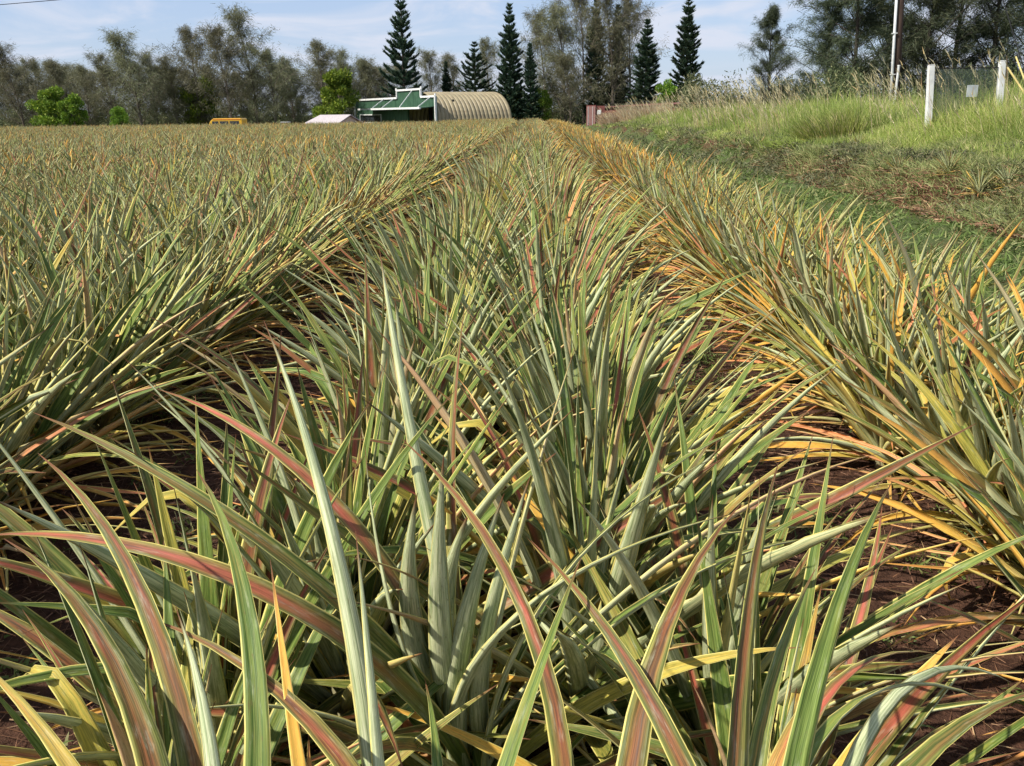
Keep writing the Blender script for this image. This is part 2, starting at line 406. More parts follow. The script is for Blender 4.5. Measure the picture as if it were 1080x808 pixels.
def set_plant(p, label, hero=None, group='pineapple plants growing in the field beds'):
    x_, y_, li, yel, az, sc, vi = p
    o = empty('pineapple_plant', (x_, y_, float(ground_z(x_, y_))), 0, label, 'pineapple plant', group)
    e = empty  # (parts below)
    gm, wm = (YELLOW[vi % 5] if yel else NORMAL[vi % 7])
    o.rotation_euler[2] = az; o.scale = (sc, sc, sc)
    link('leaf_rosette', gm if hero is None else hero, o); link('withered_leaves', wm, o); link('stem', ME_STEM, o)
    return o
DY = float(ground_z(.0, 2))
for p in near:
    li = p[2]; lx, bed, line, _ = LINES[li]; n = count.get(li, 0); count[li] = n + 1
    look = ('yellow-tinged ' if p[3] else '')
    if line and n < len(ORD):
        lab = f"{ORD[n]} pineapple plant in the {line} of the {bed}" if n else f"{look}pineapple plant nearest the camera in the {line} of the {bed}"
    elif line:
        lab = f"{look or 'grey-green '}pineapple plant further back in the {line} of the {bed}"
    elif n < 3 and li < 9:
        lab = f"{ORD[n]} pineapple plant from the front in the {'third fourth fifth'.split()[li-6]} line left of the furrow" if n else f"front pineapple plant in the {'third fourth fifth'.split()[li-6]} line left of the furrow"
    else:
        lab = f"{look or 'grey-green '}pineapple plant crowded into the wide planting left of the furrows"
    set_plant(p, lab)

# ---- the hero leaves that rise in front of the lens: plants nearly under the camera
def bez_leaf(base, mid, tip, k=18):
    b = np.asarray(base, float); m = np.asarray(mid, float); t_ = np.asarray(tip, float)
    s1 = np.linalg.norm(m - b); s2 = np.linalg.norm(t_ - m); tm = s1 / (s1 + s2)
    c = (m - (1 - tm) ** 2 * b - tm ** 2 * t_) / (2 * tm * (1 - tm))
    tt = np.linspace(0, 1, k)[:, None]
    P = (1 - tt) ** 2 * b + 2 * tt * (1 - tt) * c + tt ** 2 * t_
    d = P[-1] - P[0]; az = math.atan2(d[1], d[0])
    return P, np.array([math.sin(az), -math.cos(az), 0.0])
def hero_plant(bx, by, leaves, seed, label, extra=16, yel=0.0):
    z = float(ground_z(bx, by)); g = Leaves(0); r = np.random.default_rng(seed)
    for (mid, tip, W, red, yl, tw0, tw1) in leaves:
        base = np.array([bx + r.normal(0, .02), by + r.normal(0, .02), z + .16])
        P, sd = bez_leaf(base, at(*mid), at(*tip))
        g.add(P, sd, W, red, yl, tw0, tw1, chan=r.uniform(.24, .36), shape=2.2)
    for v in range(len(g.V)): g.V[v] = g.V[v] - np.array([bx, by, z])
    for i in range(extra):               # lower leaves of the same plant
        az = i * 2.4 + seed; f = i / extra
        P, sd = sword(r, az, R(25 + 35 * f), R(50) * r.uniform(.6, 1.2), r.uniform(.5, .85), 14, .04, .06 + .08 * f, side_bend=r.normal(0, .2))
        P[:, 2] = np.maximum(P[:, 2], .04)
        g.add(P, sd, r.uniform(.036, .05), float(r.beta(2, 2)), float(np.clip(r.beta(1.6, 2.2) + yel, 0, 1)), r.normal(0, .3), r.normal(0, .8))
    o = empty('pineapple_plant', (bx, by, z), 0, label, 'pineapple plant', 'pineapple plants growing in the field beds')
    link('leaf_rosette', g.mesh('leaf_rosette'), o); link('withered_leaves', NORMAL[seed % 7][1], o); link('stem', ME_STEM, o)
for q_, lab_ in (((-.66, 1.28, 0, False, .4, .84, 3), 'pineapple plant just left of the full plant in the middle foreground'), ((.42, 1.36, 1, False, 2.2, .84, 5), 'pineapple plant just right of the full plant in the middle foreground'),
                 ((-.72, 1.72, 0, False, 1.4, .9, 1), 'pineapple plant behind and left of the full plant in the middle foreground'), ((.40, 1.75, 1, False, 4.0, .9, 2), 'pineapple plant behind and right of the full plant in the middle foreground'),
                 ((1.5, 1.0, 2, True, 4.0, .8, 2), 'yellowing pineapple plant at the bottom right corner beside the furrow')):
    set_plant(q_, lab_)
# entries: (mid px,py,Y), (tip px,py,Y), width, red, yellow, twist0, twist along
hero_plant(-0.42, 0.62, [
    ((163, 655, .98), (40, 478, 1.25), .046, .72, .30, .45, .15),
    ((115, 690, .92), (4, 568, 1.12), .046, .66, .25, -.1, .1),
    ((262, 650, .95), (207, 495, 1.22), .042, .42, .10, -.25, .35),
    ((60, 790, .85), (-30, 690, .95), .042, .6, .62, 0, .3),
    ((215, 745, .85), (185, 640, 1.0), .036, .2, .08, 2.6, .3),
], 3, 'pineapple plant at bottom left edge with broad pink-striped leaves leaning left', 12)
hero_plant(-0.16, 0.74, [
    ((352, 560, 1.05), (278, 338, 1.32), .040, .35, .08, 2.55, .25),
    ((393, 720, .92), (375, 560, 1.05), .036, .45, .40, 2.3, .2),
    ((330, 765, .85), (150, 650, 1.0), .038, .75, .5, 0, .3),
    ((575, 700, .98), (424, 463, 1.28), .040, .80, .35, .35, .5),
    ((572, 700, .92), (613, 588, 1.06), .038, .25, .05, .2, -.2),
    ((300, 700, .9), (285, 590, 1.0), .030, .55, .8, 0, .3),
], 5, 'pineapple plant at bottom centre with one long silvery leaf standing highest', 12)
hero_plant(0.26, 0.66, [
    ((700, 670, .98), (781, 532, 1.2), .052, .74, .42, .1, .1),
    ((792, 620, .98), (821, 488, 1.2), .042, .66, .12, -.7, .2),
    ((882, 640, .98), (941, 508, 1.2), .042, .28, .05, -.3, -.3),
    ((850, 745, 1.0), (903, 688, 1.12), .044, .78, .65, .5, .2),
    ((905, 705, 1.12), (992, 690, 1.25), .040, .95, .45, .2, .2),
    ((900, 745, .98), (1042, 740, 1.15), .038, .15, .25, .6, .1),
    ((985, 790, .85), (1110, 725, .98), .046, .62, .15, -.2, .1),
    ((960, 720, 1.15), (1075, 725, 1.35), .030, .1, .1, 2.6, .2),
    ((690, 745, .9), (560, 570, 1.15), .042, .72, .3, .4, .3),
    ((800, 790, .85), (860, 600, 1.15), .040, .5, .45, -.2, .3),
], 8, 'pineapple plant at bottom right with a wide purple-brown leaf and upright green leaves', 12)
hero_plant(-0.14, 1.62, [
    ((480, 430, 1.95), (490, 325, 2.1), .044, .75, .15, .7, .2),
    ((575, 470, 1.8), (606, 368, 2.0), .044, .82, .1, .9, .1),
    ((425, 400, 1.9), (400, 262, 2.1), .048, .2, .02, 2.7, .2),
    ((470, 620, 1.45), (495, 540, 1.4), .074, .1, .05, .15, .1),
    ((430, 620, 1.45), (440, 520, 1.4), .068, .1, .05, -.2, .1),
    ((462, 610, 1.40), (468, 480, 1.36), .064, .1, .05, 0, .1),
    ((500, 620, 1.42), (532, 520, 1.4), .058, .15, .1, .25, .2),
    ((410, 640, 1.45), (385, 470, 1.5), .046, .1, .05, .3, .2),
    ((520, 640, 1.45), (560, 500, 1.5), .050, .1, .05, .1, .1),
    ((640, 560, 1.5), (760, 480, 1.7), .042, .15, .05, .3, .2),
    ((620, 600, 1.4), (780, 540, 1.5), .050, .3, .1, .2, .2),
    ((330, 510, 1.55), (165, 410, 1.8), .042, .95, .35, .3, .3),
    ((260, 560, 1.4), (35, 435, 1.6), .044, .6, .3, .3, .3),
    ((245, 610, 1.3), (-20, 565, 1.5), .046, .95, .2, .6, .1),
    ((800, 530, 1.75), (928, 478, 1.95), .038, 1.0, .2, .6, .4),
    ((770, 590, 1.6), (905, 570, 1.8), .042, .3, .25, .3, .2),
    ((700, 500, 1.9), (822, 440, 2.1), .042, .2, .1, .2, .2),
], 13, 'full pineapple plant in the middle foreground with pale upright heart leaves', 22)

# ---- the rest of the field: too many to count, instanced on points
def build_field():
    src = bpy.data.collections.new('field_sources')
    for i in range(8):
        yel = i >= 5
        g, w = pineapple_meshes(400 + i, .36 if yel else .02, n=38, k=7, lod=1, red=0 if yel else .06 * (i % 3))
        # join rosette and withered leaves
        import bmesh
        bm = bmesh.new(); bm.from_mesh(g); bm.from_mesh(w)
        me = bpy.data.meshes.new('pineapple_far'); bm.to_mesh(me); bm.free(); me.materials.append(M_PINE)
        o = bpy.data.objects.new('source_%d' % i, me); src.objects.link(o)
    P = np.array([(p[0], p[1], float(ground_z(p[0], p[1]))) for p in rest], np.float32)
    me = bpy.data.meshes.new('pineapple_field'); me.vertices.add(len(P)); me.vertices.foreach_set('co', P.ravel())
    a = me.attributes.new('rot', 'FLOAT_VECTOR', 'POINT'); rot = np.zeros((len(P), 3), np.float32); rot[:, 2] = [p[4] for p in rest]
    rot[:, 0] = rng.normal(0, .06, len(P)); rot[:, 1] = rng.normal(0, .06, len(P)); a.data.foreach_set('vector', rot.ravel())
    a = me.attributes.new('scl', 'FLOAT', 'POINT'); a.data.foreach_set('value', np.array([p[5] * 1.02 for p in rest], np.float32))
    a = me.attributes.new('idx', 'INT', 'POINT'); a.data.foreach_set('value', np.array([(5 + p[6] % 3) if p[3] else p[6] % 5 for p in rest], np.int32))
    o = link('pineapple_field', me); tag(o, 'distant pineapple plants merging into one striped field', 'pineapple field', kind='stuff')
    me.materials.append(M_PINE)
    ng = bpy.data.node_groups.new('field', 'GeometryNodeTree')
    ng.interface.new_socket('Geometry', in_out='INPUT', socket_type='NodeSocketGeometry'); ng.interface.new_socket('Geometry', in_out='OUTPUT', socket_type='NodeSocketGeometry')
    N = ng.nodes.new; L = ng.links.new
    gi, go = N('NodeGroupInput'), N('NodeGroupOutput')
    ci = N('GeometryNodeCollectionInfo'); ci.inputs['Collection'].default_value = src
    ci.inputs['Separate Children'].default_value = True; ci.inputs['Reset Children'].default_value = True
    ip = N('GeometryNodeInstanceOnPoints'); ip.inputs['Pick Instance'].default_value = True
    def attr(nm, ty):
        n = N('GeometryNodeInputNamedAttribute'); n.data_type = ty; n.inputs['Name'].default_value = nm; return n.outputs[0]
    L(gi.outputs[0], ip.inputs['Points']); L(ci.outputs[0], ip.inputs['Instance'])
    L(attr('idx', 'INT'), ip.inputs['Instance Index']); L(attr('rot', 'FLOAT_VECTOR'), ip.inputs['Rotation']); L(attr('scl', 'FLOAT'), ip.inputs['Scale'])
    L(ip.outputs[0], go.inputs[0])
    md = o.modifiers.new('field', 'NODES'); md.node_group = ng
build_field()

# ------------------------------------------------------------------ blades, strips, small growth
def strips(P, D, L, W, mat, name, parent=None, tone=None, droop=None, segs=1, taper=.15, seed=0, flat=None):
    """n strips: base P (n,3), direction D (n,3), length, width; droop bends them down"""
    r = np.random.default_rng(seed); n = len(P); P = np.asarray(P, float); D = np.asarray(D, float)
    D = D / (np.linalg.norm(D, axis=1)[:, None] + 1e-9)
    rv = r.normal(size=(n, 3)); 
    if flat is not None: rv = rv * (1, 1, flat)
    S = np.cross(D, rv); S /= np.linalg.norm(S, axis=1)[:, None] + 1e-9
    L = np.broadcast_to(L, n); W = np.broadcast_to(W, n); dr = np.zeros(n) if droop is None else np.broadcast_to(droop, n)
    rows = []
    for j in range(segs + 1):
        s = j / segs; w = W * ((1 - s) + taper * s) if segs == 1 else W * max(1 - s ** 1.6, .06)
        c = P + D * (L * s)[:, None]; c = c.copy(); c[:, 2] -= dr * L * s * s
        rows.append(np.stack([c - S * (w / 2)[:, None], c + S * (w / 2)[:, None]], 1))
    V = np.stack(rows, 1).reshape(-1, 3)           # n, segs+1, 2
    b = np.arange(n)[:, None] * (2 * (segs + 1)) + 2 * np.arange(segs)[None, :]; b = b.reshape(-1)
    Q = np.stack([b, b + 1, b + 3, b + 2], 1)
    tn = r.random((n, 2)) if tone is None else tone
    uv = np.repeat(tn, segs * 4, axis=0)
    me = mesh_np(name, V, Q, mat, None, uv)
    return link(name, me, parent) if name else me

def scatter(n, x0, x1, y0, y1, r, dens=None):
    X = r.uniform(x0, x1, n); Y = r.uniform(y0, y1, n)
    if dens is not None:
        k = r.random(n) < dens(X, Y); X, Y = X[k], Y[k]
    return X, Y
def upright(n, r, spread):
    D = r.normal(0, spread, (n, 3)); D[:, 2] = 1; return D

def furrow_growth():
    r = np.random.default_rng(50)
    # dry litter on the soil
    X, Y = scatter(110000, -4.2, 3.4, 1.0, 12, r, lambda x, y: np.exp(-(y - 1) / 6))
    P = np.stack([X, Y, ground_z(X, Y) + .006 + r.random(len(X)) * .012], 1)
    D = r.normal(0, 1, (len(X), 3)); D[:, 2] *= .12
    tag(strips(P, D, r.uniform(.03, .14, len(X)), r.uniform(.0012, .0045, len(X)), M_LITTER, 'leaf_litter', segs=2, droop=.1, seed=1), 'dry straw litter on the reddish soil between the beds', 'litter', kind='stuff')
    # small weeds in the furrows
    cx, cy = scatter(1300, -4.0, 3.3, 1.5, 16, r, lambda x, y: .25 + .75 * (gnoise(x, y, 2.5) > .1))
    n = 46; X = np.repeat(cx, n) + r.normal(0, .05, len(cx) * n); Y = np.repeat(cy, n) + r.normal(0, .05, len(cx) * n)
    P = np.stack([X, Y, ground_z(X, Y) + r.random(len(X)) * .05], 1)
    tag(strips(P, upright(len(X), r, 1.0), r.uniform(.02, .08, len(X)), r.uniform(.004, .011, len(X)), M_WEED, 'furrow_weeds', segs=2, droop=.3, seed=2), 'low green weeds growing in the furrows between the beds', 'weeds', kind='stuff')
furrow_growth()

def clods():
    r = np.random.default_rng(55); n = 9000
    X, Y = scatter(n, -4.2, 3.4, 1.0, 11, r, lambda x, y: np.exp(-(y - 1) / 6)); n = len(X)
    o6 = np.array([(1, 0, 0), (0, 1, 0), (-1, 0, 0), (0, -1, 0), (0, 0, 1), (0, 0, -1)], float)
    sz = r.uniform(.003, .016, n) * r.uniform(.4, 1.2, n)
    V = o6[None] * r.uniform(.6, 1.3, (n, 6, 1)) * sz[:, None, None] + r.normal(0, .15, (n, 6, 3)) * sz[:, None, None]
    a = r.uniform(0, 6.28, n); c, s_ = np.cos(a)[:, None], np.sin(a)[:, None]
    V[..., 0], V[..., 1] = V[..., 0] * c - V[..., 1] * s_, V[..., 0] * s_ + V[..., 1] * c
    V += np.stack([X, Y, ground_z(X, Y) + sz * .3], 1)[:, None]
    me = bpy.data.meshes.new('soil_clods'); f = []
    tri = [(0, 1, 4), (1, 2, 4), (2, 3, 4), (3, 0, 4), (1, 0, 5), (2, 1, 5), (3, 2, 5), (0, 3, 5)]
    F_ = (np.arange(n)[:, None, None] * 6 + np.array(tri)[None]).reshape(-1, 3)
    me.from_pydata(V.reshape(-1, 3).tolist(), [], F_.tolist()); me.materials.append(plain('clod_soil', (.085, .045, .03), .95, .1, var=.4, scale=30))
    tag(link('soil_clods', me), 'loose crumbs of reddish brown soil in the furrows', 'soil clods', kind='stuff')
clods()

def right_side():
    r = np.random.default_rng(60)
    # green ground cover between right bed and bank
    n = 150000
    X, Y = scatter(n, 2.7, 7.0, 3, 45, r, lambda x, y: np.exp(-(y - 3) / 14) * (.15 + .85 * sst(gnoise(x, y, 1.7) + .5 * gnoise(y, x, 4.3), -.6, .5)) * sst(7.1 - x, 0, .9))
    P = np.stack([X, Y, ground_z(X, Y)], 1); sc = 1 + Y / 16
    tag(strips(P, upright(len(X), r, .9), r.uniform(.03, .10, len(X)) * sc, r.uniform(.006, .016, len(X)) * sc, M_WEED, 'ground_cover', segs=2, droop=.3, seed=3), 'green creeping ground cover on the strip right of the beds', 'ground cover', kind='stuff')
    # scruffy grass on the bank
    def expy(n, y0, sc): return y0 + r.exponential(sc, n)
    n = 280000
    Y = expy(n, 6, 13); X = r.uniform(6.2, 11, n); k = (Y < 90) & (r.random(n) < .22 + .78 * sst(X + .9 * gnoise(X, Y, 1.3), 6.2, 7.4)); X, Y = X[k], Y[k]
    P = np.stack([X, Y, ground_z(X, Y)], 1); sc = 1 + Y / 28
    D = upright(len(X), r, .55); D[:, 0] -= .25
    tag(strips(P, D, r.uniform(.08, .36, len(X)) * (1 + .2 * sc) * (1 + .4 * gnoise(X, Y, 1.9)), r.uniform(.005, .012, len(X)) * sc, M_ROUGHG, 'bank_grass', segs=2, droop=.35, seed=4), 'scruffy olive and straw grass on the low dirt bank', 'grass', kind='stuff')
    # dead stalks spilling down the bank face
    n = 16000; Y = expy(n, 6, 10); X = r.uniform(6.0, 7.9, n)
    P = np.stack([X, Y, ground_z(X, Y) + .02], 1); D = r.normal(0, 1, (len(X), 3)); D[:, 2] = np.abs(D[:, 2]) * .4; D[:, 0] -= .4
    tag(strips(P, D, r.uniform(.1, .45, len(X)), r.uniform(.006, .024, len(X)), M_LITTER, 'dead_stalks', segs=2, droop=.3, seed=5), 'dry brown dead leaves spilling over the bank edge', 'dead leaves', kind='stuff')
    # dark leafy weeds overhanging the bank
    n = 60000; Y = expy(n, 7, 14); X = r.normal(8.1, .9, n) - 1.6 * sst(Y, 14, 26); k = gnoise(X, Y, 1.5) + .5 * gnoise(Y, X, 3.1) > .0; X, Y = X[k], Y[k]
    P = np.stack([X, Y, ground_z(X, Y) + r.random(len(X)) * .22], 1); sc = 1 + Y / 22
    tag(strips(P, upright(len(X), r, 1.2), r.uniform(.03, .09, len(X)) * sc, r.uniform(.007, .018, len(X)) * sc, M_SCRUB, 'bank_weeds', segs=2, droop=.2, seed=15), 'low leafy grey-green weeds along the top of the bank', 'weeds', kind='stuff')
    # tall grass behind
    n = 400000
    Y = expy(n, 8, 17); XS = 8.0 - 1.5 * sst(Y, 14, 30); X = XS + r.exponential(3.4, n) + .4 * gnoise(Y * 0, Y, .55)
    k = (Y < 112) & (X < 30) & (r.random(n) < .5 + .5 * (gnoise(X, Y, 1.1) > -.3)); X, Y = X[k], Y[k]
    P = np.stack([X, Y, ground_z(X, Y)], 1); sc = 1 + Y / 24
    XS = 8.0 - 1.5 * sst(Y, 14, 30); hh = (.30 + .72 * sst(X, XS + .5, XS + 3.6) + .25 * sst(X, 10.5, 13)) * (1 + .32 * gnoise(X, Y, .8) + .15 * gnoise(X, Y, 2.1)) * r.uniform(.55, 1.25, len(X))
    D = upright(len(X), r, .42); D[:, 0] -= .10
    tone = np.stack([np.clip(r.random(len(X)) * .6 + .35 * (gnoise(X, Y, .6) > 0), 0, 1), np.clip(r.random(len(X)) * 1.02 + .25 * gnoise(X, Y, .45), 0, 1)], 1)
    tag(strips(P, D, hh, r.uniform(.007, .016, len(X)) * sc, M_GRASS, 'tall_grass', segs=3, droop=r.uniform(.05, .6, len(X)), seed=6, tone=tone), 'tall green grass growing along the right of the field', 'grass', kind='stuff')
    # plumes: stalk tops
    n = 3400; Y = expy(n, 12, 30); X = 8.8 - 2.2 * sst(Y, 14, 28) + r.exponential(4.0, n)
    k = (Y < 110) & (r.random(n) < .05 + .95 * (gnoise(X, Y, .5) > .1)) & (r.random(n) < np.where(Y < 26, .25, 1)); X, Y = X[k], Y[k]
    h0 = ground_z(X, Y) + r.uniform(.5, 1.75, len(X)); k = 5
    P = np.repeat(np.stack([X, Y, h0], 1), k, 0); P[:, 2] += np.tile(np.linspace(0, .2, k), len(X)); P[:, 0] -= np.tile(np.linspace(0, .13, k), len(X))
    D = upright(len(P), r, .3); D[:, 0] -= .6; sc = 1 + P[:, 1] / 55
    pl = strips(P, D, r.uniform(.08, .18, len(P)) * sc, r.uniform(.008, .016, len(P)) * sc, M_PLUME, 'grass_plumes', segs=2, droop=.1, seed=7)
    tag(pl, 'pale straw seed plumes above the tall green grass', 'grass plumes', kind='stuff')
    sx = np.stack([X + .25, Y, ground_z(X, Y)], 1); sd = np.stack([X, Y, h0], 1) - sx
    tag(strips(sx, sd, np.linalg.norm(sd, axis=1), .005 * (1 + Y / 25), M_PLUME, 'grass_stalks', segs=1, taper=.6, seed=8), 'thin straw stalks carrying the grass plumes', 'grass stalks', kind='stuff')
right_side()

# small stray pineapples on the bank
BANKP = [((1062, 192), 'pineapple plant on the bank at the right edge of the view'), ((1000, 178), 'small grey pineapple tuft on the bank below the left white post'),
         ((1032, 200), 'small pineapple on the bank just above the dirt edge'), ((948, 176), 'stray pineapple tuft on the bank below the utility pole'),
         ((905, 152), 'stray pineapple on the bank before the bright green clump'), ((860, 150), 'stray pineapple on the bank under the slender tree'),
         ((800, 148), 'furthest stray pineapple tuft on the bank')]
for i, ((px, py), lab) in enumerate(BANKP):
    d = ray(px, py + 8); q = CAM.copy()
    for _k in range(2000):
        q = q + d * .02
        if q[2] < float(ground_z(q[0], q[1])): break
    p = (q[0], q[1], 0, False, i * 1.7, .38 + .05 * (i % 3), i)
    set_plant(p, lab, group='stray pineapples on the bank')

# ------------------------------------------------------------------ trees
def casuarina(seed, h=11.0, spread=2.6, n=9000, mat=M_CAS, low=.12, lean=-.5, wisp=1.0, bark=M_BARK, fine=1.0):
    r = np.random.default_rng(seed); root_t = MB()
    k = 9; z = np.linspace(0, h * .97, k); ph = r.uniform(0, 6)
    tx = np.sin(z * .35 + ph) * .22 * z / h + lean * (z / h) ** 2; ty = np.cos(z * .31 + ph) * .2 * z / h
    tr = np.stack([tx, ty, z - .3 * (z == 0)], 1)
    root_t.tube(tr, list(.16 * (1 - z / h * .93) * h / 11), 7)
    pts = []; dirs = []
    nl = 46
    for i in range(nl):
        f = low + (1 - low) * (i + r.random()) / nl
        p0 = np.array([np.interp(f * h, z, tx), np.interp(f * h, z, ty), f * h * .97])
        az = i * 2.4 + r.normal(0, .4)
        prof = (.8 + .2 * math.sin(math.pi * f)) * (1 - f ** 2.2 * .78)
        Lb = spread * prof * r.uniform(.4, 1.45)
        el = R(r.uniform(12, 66)) + .35 * f
        m = 6; ss = np.linspace(0, 1, m)
        e2 = el + .35 * ss - .5 * ss ** 3
        d = np.stack([np.cos(az) * np.cos(e2), np.sin(az) * np.cos(e2), np.sin(e2)], 1); d[:, 0] += lean * .12
        P = p0 + np.concatenate([[np.zeros(3)], np.cumsum(d[1:] * Lb / (m - 1), 0)])
        root_t.tube(P, list(np.linspace(.05, .012, m) * (1.2 - f) * h / 11), 4, caps=False)
        for j in range(8):
            a = r.uniform(.25, 1); q0 = np.array([np.interp(a, ss, P[:, c]) for c in range(3)])
            az2 = az + r.normal(0, .9); e3 = R(r.uniform(0, 60)); L2 = Lb * r.uniform(.2, .5)
            q1 = q0 + L2 * np.array([math.cos(az2) * math.cos(e3), math.sin(az2) * math.cos(e3), math.sin(e3)])
            root_t.tube([q0, q1], [.014, .006], 3, caps=False)
            m2 = max(3, int(n / (nl * 8)))
            tt = r.uniform(0, 1.08, m2)[:, None]
            pp = q0 + (q1 - q0) * tt + r.normal(0, .075 * wisp + .03 * L2, (m2, 3)); pts.append(pp)
            dd = r.normal(0, .38, (m2, 3)) + (q1 - q0) / (L2 + .01) * .75; dd[:, 2] -= r.uniform(-.2, .8, m2); dirs.append(dd)
    P = np.concatenate(pts); D = np.concatenate(dirs)
    root = empty('casuarina_tree')
    root_t.build('trunk', bark, root)
    strips(P, D, r.uniform(.2, .6, len(P)) * fine, r.uniform(.02, .05, len(P)) * fine, mat, 'crown', root, droop=.25, seed=seed)
    return root
def arau(seed, h=13.0, w=2.2, tiers=26, gap=.0, n=6):
    r = np.random.default_rng(seed); t = MB()
    t.tube([(0, 0, -.3), (0, 0, h * .5), (.04, 0, h)], [.2, .12, .02], 8)
    pts = []; dirs = []
    for i in range(tiers):
        f = min(.995, .05 + .94 * i / (tiers - 1) + r.normal(0, .008))
        z = f * h; rad = w * (1 - f) ** .72 * (1 - .18 * (f < .12)) * r.uniform(.72, 1.15) + .08
        m = 7 if f < .8 else 5; a0 = r.uniform(0, 6.28)
        for j in range(m):
            if r.random() < gap: continue
            az = a0 + j * 2 * math.pi / m + r.normal(0, .12); L = rad * r.uniform(.55, 1.15)
            e = R(-6 + 30 * f + r.normal(0, 5)); ss = np.linspace(0, 1, 5); el = e + .6 * ss ** 2
            d = np.stack([np.cos(az) * np.cos(el), np.sin(az) * np.cos(el), np.sin(el)], 1)
            P = np.array([0, 0, z]) + np.concatenate([[np.zeros(3)], np.cumsum(d[1:] * L / 4, 0)])
            t.tube(P, list(np.linspace(.035, .01, 5)), 4, caps=False)
            q = max(24, int(L * 85)); tt = r.uniform(.12, 1.05, q) ** .8
            pp = np.stack([np.interp(tt, ss, P[:, c]) for c in range(3)], 1) + r.normal(0, .045, (q, 3)) * (1, 1, .7)
            side = np.array([-math.sin(az), math.cos(az), 0]); sg = r.choice([-1, 1], q)[:, None]
            dd = d[2] * .6 + side * sg * r.uniform(.2, 1.1, (q, 1)) + np.array([0, 0, .55]) + r.normal(0, .2, (q, 3))
            pts.append(pp); dirs.append(dd)
    P = np.concatenate(pts); D = np.concatenate(dirs); root = empty('norfolk_pine_tree')
    t.build('trunk', M_DARKBARK, root)
    strips(P, D, r.uniform(.2, .5, len(P)), r.uniform(.08, .14, len(P)), M_ARAU, 'crown', root, seed=seed)
    return root
def bushy(seed, h=4.0, w=2.2, n=8000, mat=M_BUSH, leaf=.16, name='leafy_tree', low=.25):
    r = np.random.default_rng(seed); t = MB(); cl = []
    t.tube([(0, 0, -.3), (.05, 0, h * .3), (0, .05, h * .6)], [.12, .09, .04], 7)
    for i in range(26):
        a = r.uniform(0, 6.28); rr = w * math.sqrt(r.random()) * .8; z = h * (low + (.93 - low) * r.random() ** .8)
        rr *= math.sqrt(max(.05, 1 - ((z / h - .45) / .6) ** 2))
        c = np.array([rr * math.cos(a), rr * math.sin(a), z]); cl.append((c, r.uniform(.28, .55) * w * .55))
        t.tube([(0, 0, h * .2), c * (.5, .5, .7) + (0, 0, .05), c], [.05, .03, .01], 4, caps=False)
    pts = []; dirs = []
    for c, s in cl:
        m = n // 26; v = r.normal(size=(m, 3)); v /= np.linalg.norm(v, axis=1)[:, None]; v[:, 2] *= .75
        rad = s * r.uniform(.55, 1.08, (m, 1)); pts.append(c + v * rad); dirs.append(v + r.normal(0, .6, (m, 3)) + (0, 0, .25))
    P = np.concatenate(pts); D = np.concatenate(dirs); P[:, 2] = np.maximum(P[:, 2], .1)
    root = empty(name); t.build('trunk', M_BARK, root)
    strips(P, D, r.uniform(.6, 1.3, len(P)) * leaf, r.uniform(.4, .7, len(P)) * leaf, mat, 'crown', root, taper=.5, seed=seed)
    return root

